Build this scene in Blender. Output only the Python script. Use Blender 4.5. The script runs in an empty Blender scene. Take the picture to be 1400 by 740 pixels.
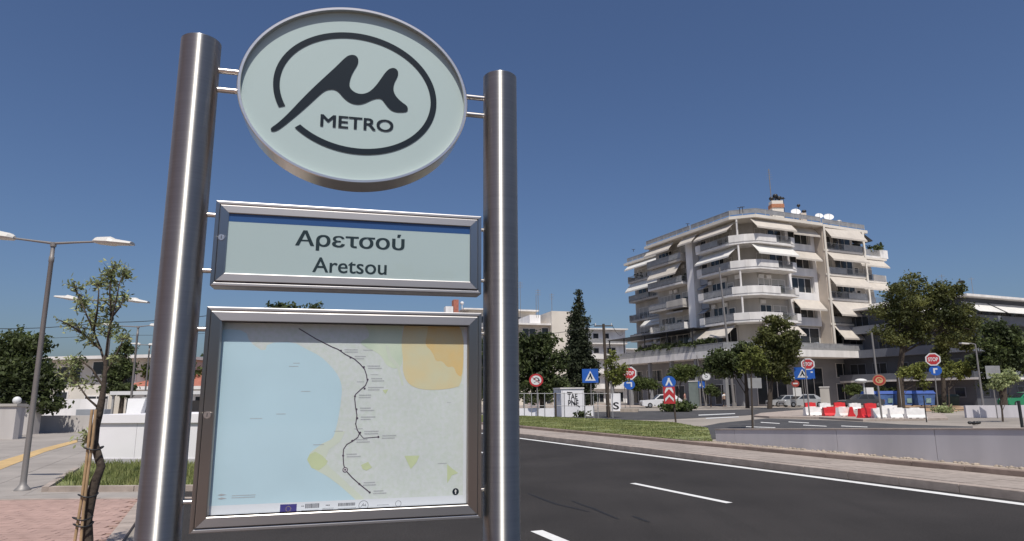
import bpy, bmesh, math, random
from math import sin, cos, pi, radians, sqrt, atan2, degrees
from mathutils import Vector, Matrix
import numpy as np
SC = bpy.context.scene
COL = SC.collection
rnd = random.Random(7)

# ---------------------------------------------------------------- camera
FPX, PITCH, ROLL, EYE = 902.77, radians(10.82), radians(0.43), 1.5
_Y = Vector((0, -sin(PITCH), cos(PITCH))); _F = Vector((0, cos(PITCH), sin(PITCH))); _X = Vector((1, 0, 0))
_R = cos(ROLL)*_X - sin(ROLL)*_Y; _U = sin(ROLL)*_X + cos(ROLL)*_Y
cd = bpy.data.cameras.new('camera'); cam = bpy.data.objects.new('camera', cd); COL.objects.link(cam)
cd.sensor_width = 36; cd.lens = FPX/1400*36; cd.clip_start = 0.05; cd.clip_end = 6000
cam.matrix_world = Matrix(((_R.x, _U.x, -_F.x, 0), (_R.y, _U.y, -_F.y, 0), (_R.z, _U.z, -_F.z, EYE), (0, 0, 0, 1)))
SC.camera = cam
# ---------------------------------------------------------------- light
SUN_EL, SUN_AZ = radians(61), radians(5)          # sun high behind the camera, a little to the right
sdir = Vector((sin(SUN_AZ)*cos(SUN_EL), -cos(SUN_AZ)*cos(SUN_EL), sin(SUN_EL)))
sl = bpy.data.lights.new('sun', 'SUN'); sl.energy = 4.2; sl.angle = radians(0.5); sl.color = (1.0, 0.95, 0.87)
so = bpy.data.objects.new('sun', sl); COL.objects.link(so)
so.rotation_euler = sdir.to_track_quat('Z', 'Y').to_euler()
W = bpy.data.worlds.new('World'); SC.world = W; W.use_nodes = True
nt = W.node_tree; nt.nodes.clear()
sky = nt.nodes.new('ShaderNodeTexSky'); sky.sky_type = 'NISHITA'; sky.sun_disc = False
sky.sun_elevation = SUN_EL; sky.sun_rotation = radians(180) - SUN_AZ
sky.air_density = 1.0; sky.dust_density = 2.1; sky.ozone_density = 7.0; sky.altitude = 50
bg = nt.nodes.new('ShaderNodeBackground'); bg.inputs[1].default_value = 0.088
wo = nt.nodes.new('ShaderNodeOutputWorld')
hs = nt.nodes.new('ShaderNodeHueSaturation'); hs.inputs['Saturation'].default_value = 1.03; hs.inputs['Hue'].default_value = .505
nt.links.new(sky.outputs[0], hs.inputs['Color']); nt.links.new(hs.outputs[0], bg.inputs[0]); nt.links.new(bg.outputs[0], wo.inputs[0])
SC.view_settings.view_transform = 'Standard'; SC.view_settings.look = 'None'
SC.view_settings.exposure = 0.0; SC.view_settings.gamma = 1.0
SC.render.engine = 'CYCLES'; SC.cycles.max_bounces = 6; SC.cycles.transparent_max_bounces = 12

# ---------------------------------------------------------------- measuring helpers
def ray(px, py): return _F + (px-700)/FPX*_R - (py-370)/FPX*_U
def P(px, py, Y):
    d = ray(px, py); return Vector((0, 0, EYE)) + d*(Y/d.y)
def G(px, py, z=0.0):
    d = ray(px, py); return Vector((0, 0, EYE)) + d*((z-EYE)/d.z)
_e1, _e2 = G(715, 600), G(1400, 690)
u = (_e1-_e2).normalized(); n = Vector((u.y, -u.x, 0))       # along the road / across it
def RD(nn, uu, z=0.0): return Vector((n.x*nn+u.x*uu, n.y*nn+u.y*uu, z))
def NU(p): return p.dot(n), p.dot(u)

# ---------------------------------------------------------------- materials
def lin(c): return tuple(((x/255)/12.92 if x/255 <= .04045 else ((x/255+.055)/1.055)**2.4) for x in c)
MATS = {}
def mat(name, col, rough=.8, metal=0., var=.12, scale=3., var2=0., scale2=.4, bump=0., bscale=60., spec=.5, stretch=None, island=0., col2=None, coat=0., trans=0.):
    m = bpy.data.materials.new(name); m.use_nodes = True; t = m.node_tree; L = t.links
    b = t.nodes['Principled BSDF']; b.inputs['Roughness'].default_value = rough; b.inputs['Metallic'].default_value = metal
    b.inputs['Specular IOR Level'].default_value = spec; b.inputs['Coat Weight'].default_value = coat
    tc = t.nodes.new('ShaderNodeNewGeometry'); src = tc.outputs['Position']
    if stretch:
        mp = t.nodes.new('ShaderNodeMapping'); mp.inputs['Rotation'].default_value = (0, 0, stretch[3]); mp.inputs['Scale'].default_value = stretch[:3]
        mp.vector_type = 'TEXTURE' if False else 'POINT'
        L.new(src, mp.inputs[0]); src = mp.outputs[0]
    def noise(s, d=4):
        q = t.nodes.new('ShaderNodeTexNoise'); q.inputs['Scale'].default_value = s; q.inputs['Detail'].default_value = d; L.new(src, q.inputs['Vector']); return q.outputs[0]
    def mix(a, b_, f):
        q = t.nodes.new('ShaderNodeMix'); q.data_type = 'RGBA'
        for s_, v in ((6, a), (7, b_)):
            if isinstance(v, tuple): q.inputs[s_].default_value = (*v, 1)
            else: L.new(v, q.inputs[s_])
        L.new(f, q.inputs[0]); return q.outputs[2]
    def ramp(f, a=.3, b_=.7):
        q = t.nodes.new('ShaderNodeMapRange'); q.inputs[1].default_value = a; q.inputs[2].default_value = b_; L.new(f, q.inputs[0]); return q.outputs[0]
    lo = tuple(c*(1-var) for c in col); hi = tuple(min(1, c*(1+var)) for c in (col2 or col))
    c = mix(lo, hi, ramp(noise(scale)))
    def mul(c, amt, f):
        v = t.nodes.new('ShaderNodeMapRange'); v.inputs[3].default_value = 1-amt; v.inputs[4].default_value = 1+amt; L.new(f, v.inputs[0])
        h = t.nodes.new('ShaderNodeVectorMath'); h.operation = 'SCALE'; L.new(c, h.inputs[0]); L.new(v.outputs[0], h.inputs['Scale']); return h.outputs[0]
    if var2: c = mul(c, var2, ramp(noise(scale2, 3), .25, .75))
    if island: c = mul(c, island, tc.outputs['Random Per Island'])
    L.new(c, b.inputs['Base Color'])
    if bump:
        bp = t.nodes.new('ShaderNodeBump'); bp.inputs['Strength'].default_value = bump; bp.inputs['Distance'].default_value = .01
        L.new(noise(bscale), bp.inputs['Height']); L.new(bp.outputs[0], b.inputs['Normal'])
    if trans:
        tr = t.nodes.new('ShaderNodeBsdfTranslucent'); L.new(c, tr.inputs[0]); ms = t.nodes.new('ShaderNodeMixShader'); ms.inputs[0].default_value = trans
        L.new(b.outputs[0], ms.inputs[1]); L.new(tr.outputs[0], ms.inputs[2]); L.new(ms.outputs[0], t.nodes['Material Output'].inputs[0])
    MATS[name] = m; return m
def steel(name, col, rough, aniso=0., rot=0., var=.06):
    m = mat(name, col, rough, 1., var, 2.5, stretch=(1, 1, 60, 0), bump=.0)
    b = m.node_tree.nodes['Principled BSDF']; b.inputs['Anisotropic'].default_value = aniso; b.inputs['Anisotropic Rotation'].default_value = rot
    if aniso:
        tg = m.node_tree.nodes.new('ShaderNodeTangent'); tg.direction_type = 'RADIAL'; tg.axis = 'Z'; m.node_tree.links.new(tg.outputs[0], b.inputs['Tangent'])
    return m
def glass(name, alpha=.12, tint=(1, 1, 1)):
    m = bpy.data.materials.new(name); m.use_nodes = True; t = m.node_tree; t.nodes.clear()
    o = t.nodes.new('ShaderNodeOutputMaterial'); a = t.nodes.new('ShaderNodeBsdfTransparent'); a.inputs[0].default_value = (*tint, 1)
    g = t.nodes.new('ShaderNodeBsdfGlossy'); g.inputs[1].default_value = .03; x = t.nodes.new('ShaderNodeMixShader')
    lw = t.nodes.new('ShaderNodeLayerWeight'); lw.inputs[0].default_value = .5; pw = t.nodes.new('ShaderNodeMath'); pw.operation = 'POWER'; pw.inputs[1].default_value = 4.5
    mr = t.nodes.new('ShaderNodeMapRange'); mr.inputs[3].default_value = .03; mr.inputs[4].default_value = .8; t.links.new(lw.outputs['Facing'], pw.inputs[0]); t.links.new(pw.outputs[0], mr.inputs[0])
    t.links.new(mr.outputs[0], x.inputs[0]); t.links.new(a.outputs[0], x.inputs[1]); t.links.new(g.outputs[0], x.inputs[2]); t.links.new(x.outputs[0], o.inputs[0])
    MATS[name] = m; return m

ra = atan2(u.x, u.y)
M_ground = mat('ground_concrete', (.30, .265, .23), .95, var=.14, scale=.6, var2=.2, scale2=.09)
M_asph = mat('fresh_asphalt', (.035, .0315, .030), .9, var=.42, scale=55, var2=.25, scale2=.5, bump=.8, bscale=110, spec=.25)
def scuff(m):
    t = m.node_tree; L = t.links; b = t.nodes['Principled BSDF']; src = b.inputs['Base Color'].links[0].from_socket
    g_ = t.nodes.new('ShaderNodeNewGeometry'); mp = t.nodes.new('ShaderNodeMapping'); mp.inputs['Rotation'].default_value = (0, 0, ra); mp.inputs['Scale'].default_value = (1.6, .10, 1); L.new(g_.outputs['Position'], mp.inputs[0])
    for sc, lo, hi, amt in ((1.3, .56, .72, .80), (3.1, .60, .75, 1.2), (.35, .35, .65, 1.16), (9, .60, .75, 1.25)):
        q = t.nodes.new('ShaderNodeTexNoise'); q.inputs['Scale'].default_value = sc; q.inputs['Detail'].default_value = 6; q.inputs['Roughness'].default_value = .65; L.new(mp.outputs[0], q.inputs['Vector'])
        v = t.nodes.new('ShaderNodeMapRange'); v.inputs[1].default_value = lo; v.inputs[2].default_value = hi; v.inputs[3].default_value = 1; v.inputs[4].default_value = amt; L.new(q.outputs[0], v.inputs[0])
        h = t.nodes.new('ShaderNodeVectorMath'); h.operation = 'SCALE'; L.new(src, h.inputs[0]); L.new(v.outputs[0], h.inputs['Scale']); src = h.outputs[0]
    L.new(src, b.inputs['Base Color'])
scuff(M_asph)
M_asph2 = mat('side_asphalt', (.06, .058, .06), .9, var=.2, scale=1.5, var2=.2, scale2=.3)
M_paint = mat('white_road_paint', (.74, .73, .71), .6, var=.06, scale=20, var2=.08, scale2=3)
M_walk = mat('pinkish_paving', (.33, .28, .245), .9, var=.12, scale=9, var2=.16, scale2=.8, bump=.3, bscale=80)
M_kerb = mat('kerb_concrete', (.36, .30, .26), .9, var=.16, scale=5, var2=.18, scale2=1.2, bump=.4, bscale=70)
M_kerbr = mat('kerb_reddish', (.27, .205, .17), .9, var=.18, scale=4, var2=.2, scale2=.7, bump=.4, bscale=70)
M_strip = mat('sandy_strip', (.38, .32, .26), .95, var=.2, scale=3, var2=.15, scale2=.5, bump=.5, bscale=40)
M_dirt = mat('orange_earth', (.36, .24, .15), .95, var=.3, scale=1.2, var2=.25, scale2=.3)
M_wallg = mat('grey_render', (.52, .50, .52), .85, var=.05, scale=1.6, var2=.13, scale2=1.3, stretch=(1, 1, .2, 0))
M_brickg = mat('brick_bed', (.30, .21, .17), .95, var=.15, scale=8)
M_brick = mat('red_paver', (.395, .265, .225), .9, var=.14, scale=5, var2=.12, scale2=.7, bump=.3, bscale=90)
M_slab = mat('grey_slab_paving', (.31, .28, .255), .9, var=.10, scale=2, var2=.15, scale2=.35, bump=.2, bscale=40)
M_tact = mat('yellow_tactile', (.52, .36, .17), .9, var=.12, scale=6, var2=.12, scale2=.8)
M_grass = mat('grass_blades', (.15, .20, .05), .8, var=.25, scale=1.3, col2=(.25, .25, .10), island=.35, trans=.25)
M_turf = mat('turf_soil', (.17, .19, .07), .95, var=.3, scale=1.5, var2=.3, scale2=.3)
M_bark = mat('bark', (.068, .052, .040), .95, var=.3, scale=14, bump=.8, bscale=40)
M_pine = mat('pine_foliage', (.050, .068, .018), .7, var=.3, scale=.4, col2=(.135, .14, .04), island=.5, trans=.4)
M_cyp = mat('cypress_foliage', (.026, .038, .016), .8, var=.3, scale=.8, col2=(.040, .050, .022), island=.45, trans=.2)
M_dkf = mat('dark_broadleaf', (.038, .056, .018), .7, var=.3, scale=.6, col2=(.085, .108, .034), island=.55, trans=.4)
M_mdf = mat('mid_broadleaf', (.07, .105, .028), .75, var=.3, scale=.6, col2=(.11, .135, .036), island=.45, trans=.4)
M_ltf = mat('bright_young_foliage', (.105, .135, .025), .75, var=.3, scale=1.2, col2=(.17, .18, .04), island=.4, trans=.3)
M_olive = mat('olive_foliage', (.22, .29, .10), .7, var=.3, scale=8, col2=(.36, .38, .19), island=.45, trans=.3)
M_steel = steel('brushed_stainless_tube', (.54, .535, .52), .49, 1., .25)
M_frame = steel('brushed_stainless_frame', (.76, .74, .73), .36)
def bar_steel(name, tan):
    m = mat(name, (.44, .425, .42) if tan[2] else (.52, .50, .485), .44 if tan[2] else .45, 1., .05, 2.5); b = m.node_tree.nodes['Principled BSDF']; b.inputs['Anisotropic'].default_value = .3 if tan[2] else 1.
    c = m.node_tree.nodes.new('ShaderNodeCombineXYZ')
    for i in range(3): c.inputs[i].default_value = tan[i]
    m.node_tree.links.new(c.outputs[0], b.inputs['Tangent']); return m
M_barh = bar_steel('brushed_bar_level', (0, 0, 1)); M_barv = bar_steel('brushed_bar_upright', (.9684, .2496, 0))
M_drum = steel('brushed_stainless_band', (.72, .67, .62), .28)
M_dark = mat('dark_gap', (.015, .015, .018), .6)
M_face = mat('pale_opal_panel', (.425, .525, .52), .5, var=.02, scale=2, spec=.3)
M_blueb = mat('blue_band', (.016, .075, .23), .4, var=.03)
M_ink = mat('dark_navy_ink', (.010, .018, .028), .6, var=.04, spec=.15)
M_green = mat('dark_green_ink', (.018, .034, .036), .6, var=.04, spec=.15)
M_glass = glass('clear_pane')
M_poleg = mat('galvanised_grey', (.25, .235, .225), .55, .35, var=.08, scale=2)
M_lampw = mat('lamp_housing_pale', (.62, .60, .56), .45, var=.05)
M_white = mat('white_plaster', (.78, .76, .75), .85, var=.06, scale=1, var2=.12, scale2=.5, stretch=(1, 1, .18, 0))
M_off = mat('shade_toned_offwhite', (.44, .41, .375), .85, var=.08, scale=.8, var2=.16, scale2=.6, stretch=(1, 1, .18, 0))  # off-white darkened: balcony shade on the back walls is in the colour
M_beige = mat('beige_wall', (.55, .475, .40), .85, var=.06, scale=.8, var2=.08, scale2=.3)
M_bgrey = mat('blue_grey_wall', (.34, .36, .40), .85, var=.06, scale=.8)
M_grd = mat('ground_floor_grey', (.25, .25, .26), .85, var=.08, scale=.7, var2=.1, scale2=.2)
M_par = mat('white_parapet', (.73, .70, .67), .8, var=.07, scale=1.2, var2=.14, scale2=.9, stretch=(1, 1, .3, 0))
M_awn = mat('cream_awning', (.62, .565, .50), .8, var=.06, scale=1.5, var2=.08, trans=.2)
M_awnw = mat('white_awning', (.76, .74, .70), .8, var=.05, scale=1.5, var2=.06, trans=.2)
M_rail = mat('railing_grey', (.38, .375, .37), .5, .3, var=.1)
M_railp = mat('railing_infill', (.27, .27, .275), .5, var=.2, scale=1.5)
M_pane = mat('dark_window_pane', (.03, .034, .04), .12, var=.3, scale=.5)
M_shut = mat('roller_shutter', (.42, .40, .37), .7, var=.06)
M_blk = mat('black_metal', (.02, .02, .022), .5)
M_red = mat('sign_red', (.43, .03, .035), .5, var=.04)
M_blue = mat('sign_blue', (.015, .10, .42), .5, var=.04)
M_sw = mat('sign_white', (.66, .66, .66), .5, var=.04)
M_dred = mat('sign_dark_red', (.34, .05, .04), .6, var=.1)
M_plR = mat('red_plastic', (.62, .03, .035), .5, var=.1, scale=4)
M_plW = mat('white_plastic', (.78, .76, .74), .55, var=.08, scale=3, var2=.1, scale2=1.5)
M_binb = mat('blue_plastic', (.02, .07, .30), .5, var=.1)
M_bing = mat('poster_pale_green', (.25, .38, .34), .6, var=.3, scale=3)
M_binw = mat('bin_faded_blue', (.07, .14, .34), .6, var=.3, scale=2)
M_gren = mat('dark_green_bin', (.02, .035, .025), .6, var=.1)
M_kiosk = mat('kiosk_white', (.80, .79, .80), .7, var=.06, scale=1.5, var2=.1)
M_wood = mat('stake_wood', (.40, .27, .15), .85, var=.2, scale=12)
M_creamb = mat('cream_render', (.66, .61, .54), .85, var=.06, scale=.4, var2=.08, scale2=.1)
M_lwall = mat('pale_garden_wall', (.50, .47, .45), .85, var=.08, scale=1.2, var2=.14, scale2=.6, stretch=(1, 1, .25, 0))
M_lbl = mat('light_block', (.80, .78, .80), .8, var=.03, scale=1.5, var2=.05)
M_dwall = mat('painted_shade_storey', (.085, .09, .105), .85, var=.1, scale=.6)  # shade over the low right-hand block is put into its wall colour
M_dpar = mat('painted_shade_parapet', (.16, .17, .20), .8, var=.1, scale=.8)  # same block's parapets, darkened to carry the shade
M_tile = mat('red_roof_tile', (.36, .13, .09), .85, var=.2, scale=2)
M_skin = mat('skin', (.45, .28, .20), .6)
M_tyre = mat('tyre', (.02, .02, .02), .8)
M_chrome = mat('hub_metal', (.5, .5, .52), .3, .9)
M_terra = mat('terracotta', (.40, .17, .09), .8, var=.15, scale=3)

# ---------------------------------------------------------------- mesh building
def frame_of(d, up=Vector((0, 0, 1))):
    d = d.normalized(); a = d.cross(up)
    if a.length < 1e-3: a = d.cross(Vector((0, 1, 0)))
    a.normalize(); return a, a.cross(d).normalized()
class MB:
    def __init__(s): s.v = []; s.f = []; s.sm = []
    def add(s, vs, fs, smooth=False):
        k = len(s.v); s.v += [tuple(q) for q in vs]; s.f += [tuple(i+k for i in f) for f in fs]; s.sm += [smooth]*len(fs); return s
    def hexa(s, b, t):    # two quads, ccw from outside-top
        m = len(b); return s.add(list(b)+list(t), [tuple(range(m))[::-1], tuple(range(m, 2*m))]+[(i, (i+1) % m, m+(i+1) % m, m+i) for i in range(m)])
    def box(s, a, b):
        x0, y0, z0 = a; x1, y1, z1 = b
        return s.hexa([(x0, y0, z0), (x1, y0, z0), (x1, y1, z0), (x0, y1, z0)], [(x0, y0, z1), (x1, y0, z1), (x1, y1, z1), (x0, y1, z1)])
    def obox(s, c, ax, ay, az):   # centre, half axes
        c = Vector(c); ax, ay, az = Vector(ax), Vector(ay), Vector(az)
        q = [(-1, -1), (1, -1), (1, 1), (-1, 1)]
        return s.hexa([c+i*ax+j*ay-az for i, j in q], [c+i*ax+j*ay+az for i, j in q])
    def prism(s, poly, z0, z1): return s.hexa([(p[0], p[1], z0) for p in poly], [(p[0], p[1], z1) for p in poly])
    def slab(s, poly, nrm, th):   # extrude a 3-D polygon along nrm
        nv = Vector(nrm)*th; return s.hexa([Vector(p) for p in poly], [Vector(p)+nv for p in poly])
    def seg(s, p, q, th, z0, z1):
        p, q = Vector((p[0], p[1], 0)), Vector((q[0], q[1], 0)); d = (q-p).normalized()*.5*th; w = Vector((-d.y, d.x, 0))
        return s.prism([p-w, q-w, q+w, p+w], z0, z1)
    def tube(s, pts, r, k=8, cap=True, smooth=True):
        pts = [Vector(p) for p in pts]; rs = r if isinstance(r, (list, tuple)) else [r]*len(pts)
        vs = []; a0 = None
        for i, p in enumerate(pts):
            d = (pts[min(i+1, len(pts)-1)]-pts[max(i-1, 0)]); a, b = frame_of(d)
            if a0 is not None:
                a = (a0-d.normalized()*a0.dot(d.normalized())); a.normalize(); b = a.cross(d.normalized())
            a0 = a
            vs += [p+rs[i]*(cos(2*pi*j/k)*a+sin(2*pi*j/k)*b) for j in range(k)]
        fs = [(i*k+j, i*k+(j+1) % k, (i+1)*k+(j+1) % k, (i+1)*k+j) for i in range(len(pts)-1) for j in range(k)]
        s.add(vs, fs, smooth)
        if cap:
            s.add(vs[:k], [tuple(range(k))]); s.add(vs[-k:], [tuple(range(k))[::-1]])
        return s
    def ell(s, c, r, k=12, m=8):
        c = Vector(c); r = (r, r, r) if not isinstance(r, (tuple, list)) else r
        vs = [c+Vector((r[0]*sin(pi*i/m)*cos(2*pi*j/k), r[1]*sin(pi*i/m)*sin(2*pi*j/k), r[2]*cos(pi*i/m))) for i in range(m+1) for j in range(k)]
        return s.add(vs, [(i*k+j, (i+1)*k+j, (i+1)*k+(j+1) % k, i*k+(j+1) % k) for i in range(m) for j in range(k)], True)
    def build(s, name, m, parent=None, loc=None, fix=True):
        org = ORG.get(parent.name, Vector((0, 0, 0))) if parent else Vector(loc or (0, 0, 0))
        me = bpy.data.meshes.new(name); me.from_pydata([(x-org.x, y-org.y, z-org.z) for x, y, z in s.v], [], s.f)
        me.polygons.foreach_set('use_smooth', s.sm); me.materials.append(m)
        if fix and len(s.f) < 40000:
            bm = bmesh.new(); bm.from_mesh(me); bmesh.ops.recalc_face_normals(bm, faces=bm.faces); bm.to_mesh(me); bm.free()
        o = bpy.data.objects.new(name, me); COL.objects.link(o)
        if parent: o.parent = parent; ORG[o.name] = org
        else: o.location = org; ORG[o.name] = org
        return o
ORG = {}
def tag(o, label=None, cat=None, group=None, kind=None):
    if label: o['label'] = label
    if cat: o['category'] = cat
    if group: o['group'] = group
    if kind: o['kind'] = kind
    return o
def thing(name, label, cat, loc, group=None):
    o = bpy.data.objects.new(name, None); COL.objects.link(o); o.location = Vector(loc); o.empty_display_size = .2
    ORG[o.name] = Vector(loc); return tag(o, label, cat, group)
def sheet(name, pts, m, z=None, kind='structure', parent=None):
    vs = [(p[0], p[1], p[2] if z is None else z) for p in pts]
    o = MB().add(vs, [tuple(range(len(vs)))]).build(name, m, parent)
    if parent is None: o['kind'] = kind
    me = o.data
    if me.polygons[0].normal.z < 0: me.flip_normals()
    return o
def textmesh(body, bold=0.):
    c = bpy.data.curves.new('lettering', 'FONT'); c.body = body; c.size = 1; c.offset = bold; c.resolution_u = 4
    o = bpy.data.objects.new('tmp', c); COL.objects.link(o); dg = bpy.context.evaluated_depsgraph_get(); dg.update()
    me = bpy.data.meshes.new_from_object(o.evaluated_get(dg)); bpy.data.objects.remove(o)
    v = [tuple(q.co) for q in me.vertices]; f = [tuple(p.vertices) for p in me.polygons]; bpy.data.meshes.remove(me)
    return v, f
def put_text(body, conv, x0, x1, y0, y1, bold=0.):
    """text fitted into the rectangle x0..x1, y0..y1, each point converted by conv(x, y)"""
    v, f = textmesh(body, bold); xs = [q[0] for q in v]; ys = [q[1] for q in v]; b = MB()
    a, c, d, e = min(xs), max(xs), min(ys), max(ys)
    b.add([conv(x0+(q[0]-a)/(c-a)*(x1-x0), y0+(q[1]-d)/(e-d)*(y1-y0)) for q in v], f); return b
def leaves(blobs, count, size, clump=.35, aspect=1.6, seed=1, per=14, fill=2.4, flat=1.0):
    """leaf faces gathered in clumps through the crown volume"""
    r = np.random.default_rng(seed); vol = np.array([b[1][0]*b[1][1]*b[1][2] for b in blobs])**.8; vol = vol/vol.sum(); V = []; 
    for (c, rr), w in zip(blobs, vol):
        nc = max(3, int(count*w/per)); d = r.normal(size=(nc, 3)); d /= np.linalg.norm(d, axis=1)[:, None]
        rad = r.random(nc)**(1/fill)*(1+.10*r.normal(size=nc)); cc = np.array(c)+d*rad[:, None]*np.array(rr)
        cs = clump*(0.6+.8*r.random(nc))
        k = cc[:, None, :]+r.normal(size=(nc, per, 3))*cs[:, None, None]*np.array([1, 1, .7*flat])*.5
        V.append(k.reshape(-1, 3))
    C = np.concatenate(V); m = len(C); a = r.normal(size=(m, 3)); a /= np.linalg.norm(a, axis=1)[:, None]
    b = np.cross(a, r.normal(size=(m, 3))); b /= np.linalg.norm(b, axis=1)[:, None]
    s = size*(.6+.8*r.random(m))[:, None]; a = a*s*aspect*.5; b = b*s*.5
    Q = np.stack([C-a, C+b*.9-a*.1, C+a, C-b*.9-a*.1], 1).reshape(-1, 3)
    o = MB(); o.v = [tuple(q) for q in Q.tolist()]; o.f = [(4*i, 4*i+1, 4*i+2, 4*i+3) for i in range(m)]; o.sm = [False]*m; return o
def tree(name, label, cat, base, Y, blobs, m, count=4000, size=.22, trunk=(.2, .09), path=None, group=None, seed=1, clump=.5, fill=2.4, limbs=True, dscale=.9, flat=1., bark=None, sub=5, tall=1.):
    b0 = P(base[0], base[1], Y); b0.z = base[2] if len(base) > 2 else 0.
    t = thing(name, label, cat, b0, group); B = []
    r = random.Random(seed)
    for bl in blobs:
        cx, cy, rx, ry = bl[:4]; dy = bl[4] if len(bl) > 4 else 0
        c = P(cx, cy, Y+dy); k = Y/FPX; B.append((tuple(c), (rx*k, rx*k*dscale, ry*k)))
    B2_ = []
    for c, rr in B:
        B2_.append((c, tuple(x*.82 for x in rr)))
        for q in range(sub):
            v = Vector((r.gauss(0, 1), r.gauss(0, 1), r.gauss(.1, 1))).normalized(); s_ = r.uniform(.28, .5)
            B2_.append((tuple(Vector(c)+Vector((v.x*rr[0], v.y*rr[1], v.z*rr[2]))*r.uniform(.7, 1.0)), tuple(x*s_ for x in rr)))
    leaves(B2_, int(count*1.9), size*.66, clump*.68, seed=seed, fill=fill, flat=flat, per=10).build('crown', m, t, fix=False)
    tb = MB()
    pth = [b0]+[P(a, b, Y) for a, b in (path or [])]
    if not path:
        top = Vector(B[0][0]); pth = [b0, b0.lerp(top, .55)+Vector((.1, 0, 0)), top]
    rs = [trunk[0]+(trunk[1]-trunk[0])*i/(len(pth)-1) for i in range(len(pth))]
    tb.tube(pth, rs, 9)
    if limbs:
        for c, rr in B:
            c = Vector(c); i = r.randrange(max(1, len(pth)//2), len(pth)); s = pth[i].lerp(pth[i-1], r.random()*.5)
            mid = s.lerp(c, .5)+Vector((0, 0, -.1*rr[2])); tb.tube([s, mid, c], [trunk[1]*.7, trunk[1]*.45, trunk[1]*.15], 6)
            for q in range(3):
                e = c+Vector((r.uniform(-.7, .7)*rr[0], r.uniform(-.7, .7)*rr[1], r.uniform(-.3, .7)*rr[2])); tb.tube([mid, mid.lerp(e, .6), e], [trunk[1]*.35, trunk[1]*.2, trunk[1]*.08], 5)
    tb.build('trunk', bark or M_bark, t); return t
def clone(src, loc, label):
    """copy of a thing with copies of its parts and sub-parts"""
    r = src.copy(); COL.objects.link(r); r.location = Vector(loc); r['label'] = label; ORG[r.name] = Vector(loc)
    def rec(a, b):
        for ch in a.children:
            c = ch.copy(); COL.objects.link(c); c.parent = b; rec(ch, c)
    rec(src, r); return r
# ---------------------------------------------------------------- traced print of the sign (metres along the sign, height)
MU = [(0.2746,2.5176),(0.2767,2.5279),(0.2983,2.5470),(0.3340,2.5895),(0.3797,2.6533),(0.4265,2.7143),(0.4673,2.7634),(0.5088,2.8132),(0.5438,2.8588),(0.5618,2.8702),(0.5804,2.8710),(0.5920,2.8592),(0.5940,2.8429),(0.5880,2.8231),(0.5756,2.7994),(0.5655,2.7711),(0.5615,2.7421),(0.5651,2.7247),(0.5788,2.7116),(0.5975,2.7040),(0.6196,2.7057),(0.6414,2.7171),(0.6630,2.7417),(0.6845,2.7772),(0.7024,2.8100),(0.7186,2.8286),(0.7360,2.8349),(0.7491,2.8290),(0.7556,2.8148),(0.7522,2.7961),(0.7414,2.7732),(0.7366,2.7503),(0.7388,2.7257),(0.7506,2.7065),(0.7701,2.6881),(0.7932,2.6742),(0.7981,2.6608),(0.7961,2.6491),(0.7787,2.6440),(0.7561,2.6416),(0.7371,2.6445),(0.7218,2.6543),(0.7063,2.6730),(0.6946,2.6896),(0.6832,2.6941),(0.6683,2.6916),(0.6500,2.6831),(0.6282,2.6685),(0.6064,2.6589),(0.5807,2.6585),(0.5585,2.6674),(0.5396,2.6830),(0.5243,2.7014),(0.5094,2.7118),(0.4913,2.7121),(0.4735,2.7061),(0.4562,2.6913),(0.4291,2.6587),(0.3889,2.6109),(0.3491,2.5676),(0.3098,2.5265),(0.2932,2.5156),(0.2817,2.5122)]
SEA = [(0.1692,1.1366),(0.1591,1.5142),(0.1573,1.7487),(0.2321,1.7447),(0.2473,1.7023),(0.3023,1.6656),(0.3103,1.7004),(0.3968,1.7069),(0.4501,1.6778),(0.4982,1.6539),(0.5365,1.6189),(0.5671,1.5812),(0.5820,1.5382),(0.5788,1.4848),(0.5731,1.4319),(0.5646,1.3848),(0.5555,1.3538),(0.5177,1.3365),(0.4783,1.3066),(0.4722,1.2762),(0.4963,1.2475),(0.5406,1.2231),(0.5802,1.1937),(0.6175,1.1617),(0.6496,1.1324)]
COAST = [(0.5646,1.3848),(0.5555,1.3538),(0.5177,1.3365),(0.4783,1.3066),(0.4722,1.2762),(0.4963,1.2475),(0.5406,1.2231),(0.5802,1.1937),(0.6175,1.1617),(0.6496,1.1324),(0.6808,1.1311),(0.6591,1.1549),(0.6217,1.1870),(0.5895,1.2188),(0.5522,1.2507),(0.5306,1.2770),(0.5443,1.3152),(0.5819,1.3427),(0.5987,1.3789)]
YEL = [(0.7963,1.7336),(0.8413,1.7601),(0.8874,1.7552),(0.9458,1.7243),(1.0341,1.7080),(1.0351,1.5497),(0.9945,1.5328),(0.9141,1.5264),(0.8572,1.5334),(0.8201,1.5559),(0.8023,1.6006),(0.8040,1.6456)]
ORA = [(0.9115,1.6921),(0.9577,1.7100),(1.0329,1.7051),(1.0339,1.5668),(1.0058,1.5725),(0.9879,1.6125),(0.9472,1.6180),(0.9237,1.6464)]
GRN = [(0.7169,1.7579),(0.7964,1.7307),(0.8040,1.6456),(0.7937,1.6062),(0.7433,1.6144),(0.7197,1.6619),(0.6637,1.6866),(0.6354,1.7086),(0.6844,1.7290)]
LGR = [(0.7354,1.6958),(0.7466,1.6959),(0.7588,1.6566),(0.7906,1.6202),(0.8092,1.5447),(0.8008,1.5448),(0.7824,1.6117),(0.7480,1.6452)]
P1 = [(0.4690,1.2819),(0.4759,1.2998),(0.4960,1.3097),(0.5199,1.2960),(0.5416,1.2746),(0.5343,1.2618),(0.5119,1.2445),(0.4858,1.2530)]
P2 = [(0.8172,1.2858),(0.8732,1.2853),(0.8619,1.2599),(0.8418,1.2377),(0.8295,1.2609)]
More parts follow.
